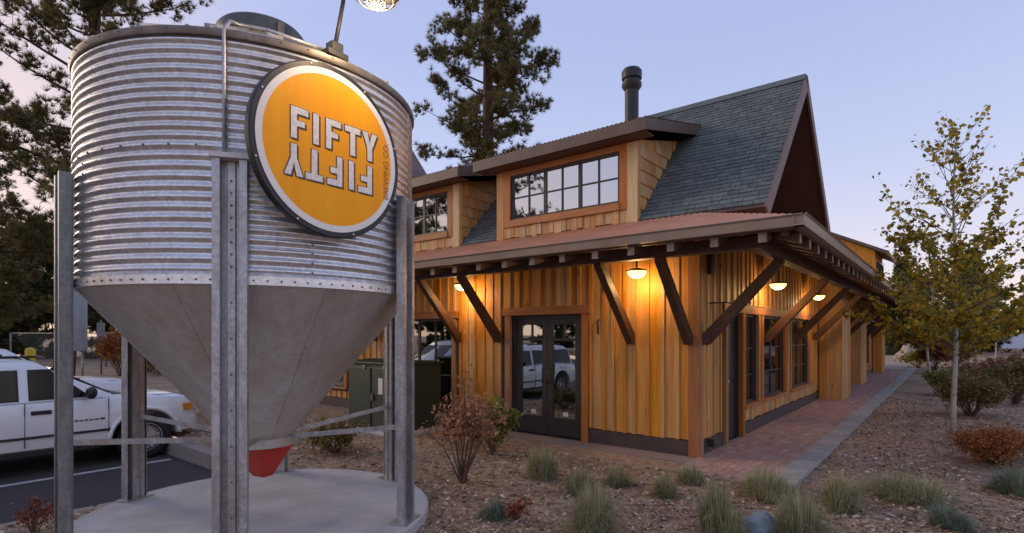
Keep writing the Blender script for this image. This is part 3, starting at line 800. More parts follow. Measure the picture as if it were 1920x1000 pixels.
# chimney pipe on the ridge
ch = empty('flue_pipe', (0, 0, 0)); ch.parent = B
MB().lathe([(.14, 5.6), (.14, 6.98)], 20, (2.6, 2.3, 0)).build('pipe', BLACKM, ch, smooth=True)
MB().lathe([(.145, 6.72), (.20, 6.80), (.20, 6.86), (.165, 6.88), (.165, 6.93), (.20, 6.95), (.205, 7.10), (.17, 7.15), (0, 7.17)], 24, (2.6, 2.3, 0)).build('cap', BLACKM, ch, auto=R(35))
MB().lathe([(.24, 5.80), (.155, 5.98), (.145, 5.98)], 20, (2.6, 2.3, 0)).build('flashing', RIMM, ch, smooth=True)
# cross gable further along the front
CG = 9.8; CZ = 8.58; cs = 1.33
m = MB()
for s in (-1, 1):
    v = []
    for x in (.35, 2.0):
        v += [(x, CG, CZ), (x, CG + s * 2.2, CZ - 2.2 * cs), (x, CG + s * 2.2, CZ - 2.2 * cs - .14), (x, CG, CZ - .16)]
    m.add(v, [(0,1,2,3),(7,6,5,4),(0,4,5,1),(1,5,6,2),(2,6,7,3),(3,7,4,0)])
m.build('cross_gable_roof', [FASCIA], B)
m = MB()
for s in (-1, 1):
    v = []
    for x in (.30, .348):
        v += [(x, CG, CZ + .01), (x, CG + s * 2.22, CZ - 2.22 * cs + .01), (x, CG + s * 2.22, CZ - 2.22 * cs - .2), (x, CG, CZ - .22)]
    m.add(v, [(0,1,2,3),(7,6,5,4),(0,4,5,1),(1,5,6,2),(2,6,7,3),(3,7,4,0)])
m.build('rake_board', FASCIA, B)
MB().prism([(CG - 1.7, CZ - 1.7 * cs - .16), (CG, CZ - .18), (CG + 1.7, CZ - 1.7 * cs - .16), (CG + 1.7, 4.2), (CG - 1.7, 4.2)], .8, 2.0, 'x').build('cross_gable_wall', TRIMW, B)
# low roof over the far wing and its shed dormer
m = MB()
m.add([(2*BM-.3, -.02, WZ - .02), (RX + .3, -.02, WZ - .02), (RX + .3, LY/2, 4.15), (2*BM-.3, LY/2, 4.15), (RX + .3, LY, WZ - .1), (2*BM-.3, LY, WZ - .1)], [(0,1,2,3),(3,2,4,5)])
o = m.build('wing_roof', SHINGLEI, B); so = o.modifiers.new('t', 'SOLIDIFY'); so.thickness = .08; so.offset = -1
m = MB().prism([(-.25, 3.3), (2.6, 3.3), (2.6, 6.75), (-.25, 5.3)], 20.2, 23.4, 'x')
wd = m.build('wing_dormer', WOOD, B)
MB().prism([(-.75, 5.08), (2.9, 6.90), (2.9, 7.02), (-.75, 5.22)], 19.9, 23.8, 'x').build('wing_dormer_roof', FASCIA, B)
window('R', 20.7, 22.9, 4.0, 4.9, 3, 1, glass=GLASSD, off=.36)
# little electrical bits on the walls
MB().box(.30, .36, -.13, -.05, .12, .24).build('outlet_box', BLACKM, wallR)
MB().box(.28, .42, -.10, -.045, 2.62, 2.95).build('louvre_box', BLACKM, wallR)
MB().tube([(.3, -.06, 2.2), (.3, -.30, 2.2), (2.6, -.30, 2.2)], .010, 6).build('rail', BLACKM, wallR, smooth=True)
MB().tube([(-.07, 1.55, 1.75), (-.09, 1.55, 1.95), (-.045, 1.55, 1.98)], .014, 6).build('tap', BLACKM, wallL, smooth=True)

# ---- bowl lamps under the eaves, lit
def lamp(side, u, label, power=13):
    d = .34; z = 2.63
    loc = L(-d, u) if side == 'L' else L(u, -d)
    t = empty('eave_lamp', (loc.x, loc.y, z), BROT if side == 'L' else BROT, label=label, cat='lamp', group='lit bowl lamps under the eaves')
    MB().lathe([(.0, -.075), (.05, -.07), (.10, -.045), (.135, .0), (.14, .03), (.125, .03), (.12, .0), (.09, -.035), (.0, -.06)], 24).build('bowl', LITGLASS, t, smooth=True)
    MB().lathe([(0, .075), (.06, .07), (.15, .045), (.155, .03), (.142, .028)], 24).build('cap', BLACKM, t, auto=R(40))
    zc = (rz(-d) - RD if False else rz(-d)) - z
    MB().lathe([(.012, .07), (.012, zc)], 10).build('stem', BLACKM, t, smooth=True)
    lt = bpy.data.lights.new('bulb', 'POINT'); lt.energy = power; lt.color = (1.0, .60, .24); lt.shadow_soft_size = .07
    lo = bpy.data.objects.new('bulb', lt); COL.objects.link(lo); lo.parent = t; lo.location = (0, 0, -.16)
lamp('L', .76, 'lit bowl lamp under the front eave nearest the building corner')
lamp('L', 4.26, 'lit bowl lamp under the front eave left of the double doors')
lamp('R', 3.1, 'lit bowl lamp under the side eave above the paned windows')
lamp('R', 6.95, 'lit bowl lamp far along the side eave beside the timber bay')
# ================================================================ SILO
MB().lathe([(0, PAD_Z), (PAD_R - .02, PAD_Z), (PAD_R, PAD_Z - .02), (PAD_R, -.3)], 96, (SILO.x, SILO.y, 0)).build('concrete_pad', CONC, auto=R(40), label='round concrete pad under the silo', cat='pad')
S = empty('grain_silo', (SILO.x, SILO.y, PAD_Z), 0, label='corrugated galvanised hopper silo on six steel legs', cat='silo')
AZ0 = math.atan2(-.909, .416)
z_ = lambda w: w - PAD_Z       # world height -> silo height
def ring(name, w0, w1, parent=S):
    m = MB(); n = 12; prof = []
    for i in range(n * 10 + 1):
        t = i / 10.0; z = w0 + (w1 - w0) * t / n
        prof.append((SILO_R - .008 + .0105 * -math.cos(2 * math.pi * t), z_(z)))
    m.lathe(prof, 128)
    return m.build(name, GALV, parent, smooth=True)
up = ring('upper_ring', 3.03, 3.83); lowr = ring('lower_ring', 2.17, 3.03)
MB().lathe([(SILO_R - .02, z_(2.10)), (SILO_R + .004, z_(2.10)), (SILO_R + .004, z_(2.165)), (SILO_R - .02, z_(2.17))], 128).build('skirt_band', GALV, S, auto=R(30))
MB().lathe([(SILO_R - .02, z_(3.825)), (SILO_R + .012, z_(3.825)), (SILO_R + .022, z_(3.85)), (SILO_R + .018, z_(3.875)), (SILO_R - .02, z_(3.885))], 128).build('eave_rim', RIMM, S, auto=R(50))
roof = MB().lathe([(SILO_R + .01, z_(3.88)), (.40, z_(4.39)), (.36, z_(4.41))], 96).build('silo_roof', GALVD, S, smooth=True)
for k in range(18):
    t = 2 * math.pi * k / 18
    MB().beam((1.38 * math.cos(t), 1.38 * math.sin(t), z_(3.905)), (.42 * math.cos(t), .42 * math.sin(t), z_(4.395)), .03, .03).build('roof_rib', GALVD, roof)
lid = MB().lathe([(.34, z_(4.37)), (.34, z_(4.45)), (.30, z_(4.45))], 48).build('roof_collar', GALVD, S, auto=R(40))
ld = MB().lathe([(.30, z_(4.445)), (.37, z_(4.445)), (.385, z_(4.46)), (.385, z_(4.56)), (.36, z_(4.59)), (.2, z_(4.64)), (0, z_(4.66))], 48).build('lid', LIDM, S, auto=R(40))
for k in (.4, 2.5, 4.6): 
    t = AZ0 + k
    MB().box(-.02, .02, -.03, .03, -.06, .06).build('clip', RIMM, ld, loc=(.395 * math.cos(t), .395 * math.sin(t), z_(4.48)), rot=(0, 0, t))
# hopper cone: four overlapping sheets with seams
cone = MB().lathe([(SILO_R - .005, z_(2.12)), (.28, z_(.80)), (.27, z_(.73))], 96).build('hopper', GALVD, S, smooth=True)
for k in range(8):
    t = AZ0 + .35 + k * math.pi / 4
    MB().beam((1.39 * math.cos(t), 1.39 * math.sin(t), z_(2.11)), (.285 * math.cos(t), .285 * math.sin(t), z_(.80)), .035, .006, up=(math.cos(t), math.sin(t), .8)).build('hopper_seam', GALVD, cone)
MB().lathe([(.27, z_(.80)), (.32, z_(.80)), (.32, z_(.72)), (.27, z_(.72))], 48).build('outlet_collar', GALVD, S, auto=R(40))
# red boot
boot = MB()
tp = [(-.21, -.21), (.21, -.21), (.21, .21), (-.21, .21)]; bt = [(-.06, -.10), (.05, -.10), (.05, .05), (-.06, .05)]
v = [(x, y, z_(.715)) for x, y in tp] + [(x, y, z_(.42)) for x, y in bt] + [(x * .9, y * .9, z_(.715)) for x, y in tp] + [(x * .9, y * .9, z_(.42)) for x, y in bt]
boot.add(v, [(0,1,5,4),(1,2,6,5),(2,3,7,6),(3,0,4,7),(8,12,13,9),(9,13,14,10),(10,14,15,11),(11,15,12,8),(0,8,9,1),(1,9,10,2),(2,10,11,3),(3,11,8,0)])
boot.build('outlet_boot', REDBOOT, S, rot=(0, 0, AZ0 + 2.25), bevel=.008)
# legs
def leg_mesh():
    m = MB(); t = .006
    line = [(-.104, .030), (-.104, .100), (-.066, .100), (-.066, .012), (-.028, .012), (-.022, .030), (.022, .030), (.028, .012), (.066, .012), (.066, .100), (.104, .100), (.104, .030)]
    off = []
    for i, (x, y) in enumerate(line):
        a = Vector(line[max(i - 1, 0)]); b = Vector(line[min(i + 1, len(line) - 1)]); d = (b - a).normalized(); nn = Vector((-d.y, d.x))
        off.append((x + nn.x * t, y + nn.y * t))
    n = len(line)
    for z in (.008, z_(2.95)):
        m.v += [(x, y, z) for x, y in line] + [(x, y, z) for x, y in off]
    for i in range(n - 1):
        m.f.append((i, i + 1, 2 * n + i + 1, 2 * n + i)); m.f.append((n + i + 1, n + i, 3 * n + i, 3 * n + i + 1))
        m.f.append((2 * n + i, 2 * n + i + 1, 3 * n + i + 1, 3 * n + i)); m.f.append((i + 1, i, n + i, n + i + 1))
    m.f.append((0, 2 * n, 3 * n, n)); m.f.append((n - 1, 2 * n - 1, 4 * n - 1, 3 * n - 1)); m.m = [0] * len(m.f)
    return m.mesh('leg', GALVL)
LM = leg_mesh(); LMD = LM.copy(); LMD.materials.clear(); LMD.materials.append(GALVLD)
PM = MB().box(-.15, .15, -.03, .14, 0, .012).mesh('base_plate', GALVL)
BM_ = MB().lathe([(0, .009), (.007, .008), (.010, .003), (.010, 0)], 6).mesh('bolt', RIMM)
bolts = MB()
for k in range(6):
    t = AZ0 + R(-7.6 + 60 * k)
    rz_ = t + R(-90)       # local +y points outwards
    pos = (SILO_R * math.cos(t), SILO_R * math.sin(t), 0)
    lg = link('leg', LMD if k == 5 else LM, S, pos, (0, 0, rz_))
    link('base_plate', PM, lg)
    z = .12
    while z < z_(2.9):
        bolts.lathe([(0, .010), (.006, .008), (.009, 0)], 6)
        base = len(bolts.v) - 18
        Mx = Matrix.Translation(pos) @ Matrix.Rotation(rz_, 4, 'Z') @ Matrix.Translation((0, .036, z)) @ Matrix.Rotation(R(-90), 4, 'X')
        for i in range(base, len(bolts.v)): bolts.v[i] = tuple(Mx @ Vector(bolts.v[i]))
        z += .085 if z > z_(2.1) else .25
    # strap from the leg to the outlet collar
    c, s_ = math.cos(t), math.sin(t)
    MB().beam(((SILO_R + .015) * c, (SILO_R + .015) * s_, z_(.93)), (.31 * c, .31 * s_, z_(.80)), .006, .045).build('strap', GALVL, S)
    if k == 0:
        MB().box(-.125, .125, .0, .125, -.012, .022).build('top_bracket', PALE, S, loc=(pos[0], pos[1], z_(2.965)), rot=(0, 0, rz_))
# bolt rows: skirt band, mid seam, rim and vertical seams
def boltat(az, r, w):
    base = len(bolts.v); bolts.lathe([(0, .010), (.006, .008), (.009, 0)], 6)
    Mx = Matrix.Translation((r * math.cos(az), r * math.sin(az), z_(w))) @ Matrix.Rotation(az, 4, 'Z') @ Matrix.Rotation(R(90), 4, 'Y')
    for i in range(base, len(bolts.v)): bolts.v[i] = tuple(Mx @ Vector(bolts.v[i]))
for k in range(96): boltat(2 * math.pi * k / 96, SILO_R + .004, 2.13)
for k in range(48): boltat(2 * math.pi * k / 48, SILO_R + .002, 3.03 + .0333)
for k in range(48): boltat(2 * math.pi * k / 48, SILO_R + .018, 3.855)
for k in range(5):
    for j in range(12): boltat(AZ0 + .25 + k * 1.2566, SILO_R + .004, 2.17 + .0358 + j * .0717)
    for j in range(12): boltat(AZ0 - .16 + k * 1.2566, SILO_R + .004, 3.03 + .0333 + j * .0667)
bolts.build('bolts', RIMM, S, kind='stuff')
# sheet laps (vertical seams)
for k in range(5):
    t = AZ0 - .16 + k * 1.2566
    MB().beam(((SILO_R + .004) * math.cos(t - .012), (SILO_R + .004) * math.sin(t - .012), z_(3.04)), ((SILO_R + .004) * math.cos(t - .012), (SILO_R + .004) * math.sin(t - .012), z_(3.82)), .004, .006, up=(math.cos(t), math.sin(t), 0)).build('seam', RIMM, S)
# conduit: down the front, and across the roof to the lamp
tc_ = AZ0 + R(-9.5)
def pol(az, r, w): return (r * math.cos(az), r * math.sin(az), z_(w))
MB().tube([pol(tc_, SILO_R + .028, 2.98), pol(tc_, SILO_R + .028, 3.5), pol(tc_, SILO_R + .04, 3.86), pol(tc_ + .02, SILO_R - .03, 3.96), pol(tc_ + .05, SILO_R - .12, 3.99), pol(tc_ + .2, SILO_R - .10, 3.98), pol(AZ0 + R(20), SILO_R - .06, 3.94)], .013, 8).build('conduit', GALVL, S, smooth=True)

# ---- the round sign
TH = R(53); tn = Vector((math.cos(TH), math.sin(TH), 0)); nn_ = Vector((math.sin(TH), -math.cos(TH), 0))
sp = SILO + nn_ * 1.475 + tn * -.245
SG = empty('round_sign', (sp.x, sp.y, 3.115), TH, label='round orange sign with white mirrored lettering on the silo side', cat='sign')
r0 = .64
def disc(name, ra, rb, y0, y1, m_, parent=SG):
    prof = [(ra, y1), (rb, y1), (rb, y0), (ra, y0)]
    return MB().lathe(prof, 96, (0, 0, 0), 'y').build(name, m_, parent, auto=R(30))
MB().lathe([(0, .0), (r0 - .008, .0), (r0, .008), (r0, .055), (0, .055)], 96, (0, 0, 0), 'y').build('backing', SIGNRIM, SG, auto=R(40))
MB().lathe([(r0 * .86, -.004), (r0 * .935, -.004), (r0 * .935, -.0005), (r0 * .86, -.0005)], 96, (0, 0, 0), 'y').build('white_ring', SIGNW, SG, auto=R(40))
MB().lathe([(0, -.003), (r0 * .862, -.003), (r0 * .862, -.0005)], 96, (0, 0, 0), 'y').build('orange_face', ORANGE, SG, auto=R(40))
for k in range(8):
    t = 2 * math.pi * k / 8 + .3
    MB().lathe([(0, -.006), (.007, -.005), (.008, .0)], 8, (r0 * .967 * math.cos(t), 0, r0 * .967 * math.sin(t)), 'y').build('screw', PALE, SG)
st = .046
def glyph(ch, w, h):
    if ch == 'F': return [[(0,0),(st,0),(st,h*.40),(w*.80,h*.40),(w*.80,h*.40+st*.9),(st,h*.40+st*.9),(st,h-st),(w,h-st),(w,h),(0,h)]]
    if ch == 'I': return [[(0,0),(st,0),(st,h),(0,h)]]
    if ch == 'T': return [[(w/2-st/2,0),(w/2+st/2,0),(w/2+st/2,h-st),(w,h-st),(w,h),(0,h),(0,h-st),(w/2-st/2,h-st)]]
    if ch == 'Y': return [[(w/2-st/2,0),(w/2+st/2,0),(w/2+st/2,h*.44),(w,h),(w-st*1.1,h),(w/2,h*.60),(st*1.1,h),(0,h),(w/2-st/2,h*.44)]]
word = [('F', -.345, .135), ('I', -.17, st), ('F', -.065, .13), ('T', .102, .14), ('Y', .262, .145)]
hh = .222
for rot180 in (False, True):
    for ch_, u, w in word:
        for poly in glyph(ch_, w, hh):
            pts = []
            for x, z in poly:
                X, Z = u + x, .012 + z
                if rot180: X, Z = -X + .012, -Z - .018
                pts.append((X, Z))
            lt = MB().prism(pts, -.0085, -.0062, 'y').build('letter', LETTER, SG)
            sh = MB()
            for q_, (ox, oz) in enumerate(((.016, -.011), (.010, -.005), (-.006, .006), (.006, .006), (-.006, -.006))): sh.prism([(x + ox, z + oz) for x, z in pts], -.0058 + q_ * .0004, -.0034, 'y')
            sh.build('letter_shadow', SHADOW, SG)
fc = bpy.data.curves.new('small_text', 'FONT'); fc.body = 'BREWING CO.'; fc.size = .072; fc.extrude = .001; fc.align_x = 'CENTER'
fo = bpy.data.objects.new('small_lettering', fc); COL.objects.link(fo)
bpy.context.view_layer.update()
dg = bpy.context.evaluated_depsgraph_get()
fme = bpy.data.meshes.new_from_object(fo.evaluated_get(dg)); bpy.data.objects.remove(fo)
fme.materials.clear(); fme.materials.append(SMALLT)
o = link('small_lettering', fme, SG, (.525, -.005, -.03)); o.rotation_euler = Matrix(((0, -1, 0), (0, 0, -1), (1, 0, 0))).to_euler()
# mounting brackets behind the sign
for u in (-.3, .3):
    MB().box(u - .02, u + .02, .055, .12, -.3, .3).build('mount', RIMM, SG)

# ---- gooseneck lamp over the sign
az = AZ0 + R(22); bp = SILO + Vector((math.cos(az), math.sin(az), 0)) * (SILO_R - .02)
GL = empty('gooseneck_lamp', (bp.x, bp.y, 3.875), TH, label='gooseneck lamp with wire guard on the silo rim above the sign', cat='lamp')
MB().box(-.09, .09, -.05, .06, .0, .05).box(-.05, .05, -.04, .05, .05, .12).build('clamp', BLACKM, GL, bevel=.006)
cur = [(0, 0, .1), (.09, .02, .50)] 
for i in range(9):
    t = math.pi * i / 8
    cur.append((.10 - .11 * (1 - math.cos(t)) / 2, .03 - .30 * (1 - math.cos(t)) * .86, .58 + .20 * math.sin(t)))
cur.append((-.01, -.50, .55))
MB().tube(cur, .016, 10).build('arm', BLACKM, GL, smooth=True)
hx, hy, hz = -.01, -.50, .35
MB().lathe([(.03, .24), (.035, .16), (.06, .13), (.15, .07), (.19, .0), (.182, .0), (.145, .06), (.05, .12), (0, .125)], 32, (hx, hy, hz)).build('shade', BLACKM, GL, smooth=True)
MB().lathe([(0, -.05), (.035, -.04), (.045, 0), (.03, .05), (0, .07)], 16, (hx, hy, hz + .03)).build('lamp_bulb', BULBM, GL, smooth=True)
gd = MB()
for k in range(10):
    t = 2 * math.pi * k / 10
    gd.tube([(hx + .185 * math.cos(t) * math.cos(e), hy + .185 * math.sin(t) * math.cos(e), hz - .115 * math.sin(e)) for e in (0, .35, .7, 1.05, 1.35, 1.57)], .0035, 5)
for e in (.4, .85, 1.2):
    gd.tube([(hx + .185 * math.cos(t) * math.cos(e), hy + .185 * math.sin(t) * math.cos(e), hz - .115 * math.sin(e)) for t in [2 * math.pi * k / 24 for k in range(25)]], .0035, 5)
gd.build('wire_guard', RIMM, GL, smooth=True)
lt = bpy.data.lights.new('sign_bulb', 'POINT'); lt.energy = 20; lt.color = (1.0, .72, .42); lt.shadow_soft_size = .012
lo = bpy.data.objects.new('sign_bulb', lt); COL.objects.link(lo); lo.parent = GL; lo.location = (hx, hy, hz - .15)

# ================================================================ WHITE SUV
def lerp_tab(tab, x):
    for (x0, v0), (x1, v1) in zip(tab, tab[1:]):
        if x0 <= x <= x1: return v0 + (v1 - v0) * (x - x0) / (x1 - x0)
    return tab[0][1] if x < tab[0][0] else tab[-1][1]
WB = 2.95; WR = .37
def make_suv(name, label, group):
    root = empty(name, (0, 0, 0), 0, label=label, cat='car', group=group)
    top = [(-3.98,.98),(-3.9,1.06),(-3.6,1.10),(-.5,1.10),(-.3,1.10),(.1,1.075),(.5,1.035),(.68,.99),(.80,.93),(.86,.86),(.88,.66)]
    bot = [(-3.98,.48),(-3.9,.42),(-3.4,.36),(.5,.36),(.7,.40),(.88,.46)]
    wid = [(-3.98,.76),(-3.85,.86),(-3.3,.905),(-2,.915),(-.3,.91),(.35,.89),(.6,.84),(.76,.74),(.85,.62),(.88,.55)]
    xs = set([-3.98,-3.93,-3.85,-3.7,-3.5,-2.2,-1.7,-1.2,-.8,.6,.7,.78,.84,.88])
    AR = .47
    for xc in (0, -WB):
        for i in range(17): xs.add(round(xc + AR * math.cos(math.pi * i / 16), 4))
        xs.add(xc + AR + .02); xs.add(xc - AR - .02)
    xs = sorted(xs); m = MB(); K = 0
    for x in xs:
        zb = lerp_tab(bot, x); zt = lerp_tab(top, x); w = lerp_tab(wid, x)
        for xc in (0, -WB):
            if abs(x - xc) <= AR: zb = max(zb, WR + math.sqrt(max(0, AR * AR - (x - xc) ** 2)))
        zf = lerp_tab(bot, x)
        def zz(fr): return max(zb, zf + (zt - zf) * fr)
        half = [(w - .07, zb), (w - .035, zz(.04)), (w - .01, zz(.22)), (w, zz(.45)), (w + .003, zz(.66)), (w - .02, zz(.84)), (w - .06, zz(.95)), (w - .14, zt), (w * .5, zt + .022)]
        sec = [(y, z) for y, z in half] + [(-y, z) for y, z in reversed(half)]
        K = len(sec); m.v += [(x, y, z) for y, z in sec]
    for i in range(len(xs) - 1):
        for k in range(K):
            a = i * K + k; b = i * K + (k + 1) % K; m.f.append((a, b, b + K, a + K)); m.m.append(0)
    m.f.append(tuple(range(K))); m.f.append(tuple((len(xs) - 1) * K + k for k in range(K))); m.m += [0, 0]
    m.build('body', CARW, root, auto=R(38))
    # cabin
    def plan(xr, xf, hw, rr):
        return [(xf, hw * .0), (xf - .02, hw * .5), (xf - .10, hw - rr * .6), (xf - .28, hw), (xr + .15, hw), (xr + .02, hw - rr), (xr, hw * .4)]
    lv = [(1.09, -3.86, -.28, .82, .10), (1.35, -3.80, -.72, .7575, .10), (1.60, -3.72, -1.13, .70, .10), (1.69, -3.62, -1.26, .65, .10), (1.735, -3.3, -1.5, .5, .1)]
    m = MB(); K = 0
    for z, xr, xf, hw, rr in lv:
        h = plan(xr, xf, hw, rr); sec = h + [(x, -y) for x, y in reversed(h[1:])]
        K = len(sec); m.v += [(x, y, z) for x, y in sec]
    for i in range(len(lv) - 1):
        for k in range(K): a = i * K + k; b = i * K + (k + 1) % K; m.f.append((a, b, b + K, a + K)); m.m.append(0)
    m.f.append(tuple((len(lv) - 1) * K + k for k in range(K))); m.m.append(0)
    m.build('cabin', CARW, root, auto=R(45))
    def side_pt(x, z, s, o=.008):
        t = (z - 1.09) / .51; return (x, s * (.82 - .12 * t + o), z)
    for s in (-1, 1):
        for q in ([(-.72,1.13),(-1.41,1.13),(-1.41,1.56),(-1.18,1.56)], [(-1.55,1.13),(-2.50,1.13),(-2.50,1.56),(-1.55,1.56)], [(-2.64,1.13),(-3.62,1.13),(-3.55,1.55),(-2.64,1.56)]):
            v = [side_pt(x, z, s, .012) for x, z in q] + [side_pt(x, z, s, -.02) for x, z in q]
            MB().add(v, [(0,1,2,3),(7,6,5,4),(0,4,5,1),(1,5,6,2),(2,6,7,3),(3,7,4,0)]).build('side_window', CARG, root)
            cx = sum(p[0] for p in q) / 4; cz = sum(p[1] for p in q) / 4
            q2 = [(cx + (x - cx) * 1.05, cz + (z - cz) * 1.08) for x, z in q]
            v = [side_pt(x, z, s, .006) for x, z in q2] + [side_pt(x, z, s, -.02) for x, z in q2]
            MB().add(v, [(0,1,2,3),(7,6,5,4),(0,4,5,1),(1,5,6,2),(2,6,7,3),(3,7,4,0)]).build('window_seal', CARD, root)
        # door seams, handles, moulding, mirror, flares
        for x in (-.50, -1.48, -2.58):
            MB().box(x - .004, x + .004, s * .895, s * .9185, .42, 1.09).build('door_seam', CARSEAM, root)
        for x in (-1.30, -2.40):
            MB().box(x - .115, x + .115, s * .89, s * .928, .905, .965).build('door_handle', CARD, root, bevel=.012)
        MB().box(-2.45, -.48, s * .89, s * .928, .555, .59).build('moulding', CARD, root)
        MB().box(-.47, .52, s * .765, s * .771, 1.06, 1.068).build('bonnet_gap', CARSEAM, root)
        MB().box(-2.45, -.50, s * .80, s * .885, .30, .37).build('sill_step', CARD, root)
        MB().tube([(-.78, s * .82, 1.14), (-.76, s * .93, 1.15)], .03, 8).lathe([(0, -.06), (.06, -.06), (.095, -.03), (.10, .02), (.06, .06), (0, .07)], 14, (-.74, s * 1.0, 1.19), 'x').build('wing_mirror', CARD, root, smooth=True)
        for xc in (0, -WB):
            f = MB(); arc = [(.45, .0), (.51, .0)]
            pts = []
            for i in range(19):
                t = math.radians(2 + 176 * i / 18)
                pts.append((xc + .495 * math.cos(t), s * .905, WR + .495 * math.sin(t)))
            f.tube(pts, .036, 8); f.build('wheel_flare', CARW, root, smooth=True)
        MB().box(.66, .875, s * .46, s * .735, .75, .89).build('headlamp', LENS, root, bevel=.02)
        MB().box(.56, .72, s * .70, s * .862, .76, .89).build('side_marker', AMBER, root, bevel=.015)
        MB().tube([(-1.5, s * .58, 1.765), (-3.4, s * .58, 1.765)], .016, 8).build('roof_rail', CARD, root, smooth=True)
        # dark script on the front door, worn away to dashes
        x = -.92
        for w, h in ((.035,.028),(.05,.02),(.045,.024),(.05,.02),(.05,.024),(.06,.03)):
            MB().box(x, x + w, s * .90, s * .9175, .745, .745 + h).build('script_mark', CARSEAM, root); x += w + .016
        MB().box(-.30, -.12, s * .905, s * .914, .60, .64).build('badge', CARSEAM, root)
        MB().box(-3.3, -2.9, s * .895, s * .914, .86, 1.02).build('fuel_flap', CARW, root, bevel=.01)
    # windscreen
    v = []
    for o in (.012, -.02):
        for y, z, x in ((.62, 1.14, -.42), (-.62, 1.14, -.42), (-.56, 1.58, -1.13), (.56, 1.58, -1.13)): v.append((x + o, y, z + o))
    MB().add(v, [(0,1,2,3),(7,6,5,4),(0,4,5,1),(1,5,6,2),(2,6,7,3),(3,7,4,0)]).build('windscreen', CARG, root)
    MB().box(-.42, -.26, -.62, .62, 1.10, 1.125).build('cowl', CARD, root)
    fb = MB()
    pl = [(.55,.86),(.74,.80),(.86,.66),(.93,.4),(.945,0)]
    pl = pl + [(x, -y) for x, y in reversed(pl[:-1])]
    n = len(pl)
    for z in (.42, .46, .60, .64):
        k = .985 if z in (.42, .64) else 1.0
        fb.v += [(x * k, y, z) for x, y in pl]
    for i in range(3):
        for j in range(n - 1): a = i * n + j; fb.f.append((a, a + 1, a + 1 + n, a + n)); fb.m.append(0)
    fb.f.append(tuple(range(n))); fb.f.append(tuple(3 * n + j for j in range(n))); fb.m += [0, 0]
    fb.build('front_bumper', CARW, root, auto=R(40))
    MB().box(.84, .90, -.5, .5, .66, .84).build('grille', CARD, root, bevel=.01)
    MB().box(-4.05, -3.9, -.8, .8, .42, .62).build('rear_bumper', CARW, root, bevel=.03)
    MB().box(-3.6, .5, -.6, .6, .26, .40).build('chassis', CARD, root)
    tm = MB().lathe([(.20,-.10),(.30,-.11),(.35,-.10),(.37,-.07),(.372,0),(.37,.07),(.35,.10),(.30,.11),(.20,.10)], 40, (0,0,0), 'y').mesh('tyre', TYRE, auto=R(50))
    rm = MB().lathe([(.235,-.105),(.225,-.105),(.205,-.07),(.20,.09)], 40, (0,0,0), 'y')
    rm.lathe([(0,-.085),(.05,-.085),(.06,-.06),(.06,0)], 20, (0,0,0), 'y')
    for k in range(5):
        t = 2 * math.pi * k / 5 + .2
        rm.beam((.04 * math.cos(t), -.065, .04 * math.sin(t)), (.215 * math.cos(t), -.075, .215 * math.sin(t)), .03, .052, up=(0, 1, 0))
    rm.lathe([(0, -.02), (.21, -.02)], 24, (0,0,0), 'y')
    rmm = rm.mesh('rim', ALLOY, auto=R(40))
    for xc in (0, -WB):
        for s in (-1, 1):
            w = link('wheel', tm, root, (xc, s * .80, WR), (0, 0, 0 if s < 0 else math.pi)); link('rim', rmm, w)
    return root
suv = make_suv('parked_suv', 'white four-door SUV nearest the silo, nose over the kerb', 'white cars in the parking bays')
suv.location = L(-4.46, 8.22, PKZ); suv.rotation_euler = (0, 0, BROT)
suv.scale = (1, 1, .945)
s2 = copy_tree(suv); s2.scale = (1, 1, 1.02); s2.location = L(-4.35, 11.0, PKZ); s2.name = 'parked_suv'
s2['label'] = 'white SUV mostly hidden behind the nearer white SUV'

# ================================================================ TRANSFORMER, FENCE, STREET BITS
tp_ = ground(745, 820); tb, ta = inv(tp_)
T = empty('transformer_cabinet', L(tb, ta), BROT, label='dark green transformer cabinet on a concrete pad', cat='cabinet')
MB().box(-.12, 1.14, -.12, 1.5, -.05, .06).build('pad', CONC, T, bevel=.015)
MB().box(0, 1.02, 0, 1.4, .06, 1.22).build('body', XGREEN, T, bevel=.012)
MB().prism([(-.04, 1.221), (1.06, 1.221), (1.06, 1.25), (.5, 1.29), (-.04, 1.25)], -.04, 1.44, 'y').build('lid', XGREEN, T, bevel=.008)
for y0, y1 in ((.04, .67), (.71, 1.36)): MB().box(-.025, -.001, y0, y1, .10, 1.16).build('door', XGREEN, T, bevel=.008)
MB().box(-.032, -.026, .36, .48, .70, .98).build('warning_label', PALE, T)
MB().box(-.055, -.026, .62, .66, .58, .70).build('latch', RIMM, T)
for y in (.30, .86): MB().box(-.04, -.026, y, y + .05, 1.12, 1.20).build('hinge', RIMM, T)
# chain-link fence far behind the cars
F0, F1 = Vector((-27, 29.5, 0)), Vector((-9, 29.5, 0))
FN = empty('chain_link_fence', F0, 0, label='grey chain-link fence beyond the parked cars', cat='fence')
for i in range(8):
    x = 18 * i / 7
    MB().tube([(x, 0, -.3), (x, 0, 1.85)], .04, 8).build('post', FENCEM, FN, smooth=True)
MB().tube([(0, 0, 1.8), (18, 0, 1.8)], .025, 6).build('top_rail', FENCEM, FN, smooth=True)
mesh_ = MB(); s = .16; x = -1.8
while x < 18:
    for sg in (1, -1):
        a, b = x, x + 1.75
        p = [(x, .0, .03), (x + 1.75, .0, 1.78)] if sg > 0 else [(x, .01, 1.78), (x + 1.75, .01, .03)]
        if p[0][0] >= 0 and p[1][0] <= 18: mesh_.beam(p[0], p[1], .010, .010)
    x += s
mesh_.build('wire_mesh', FENCEM, FN, kind='stuff')
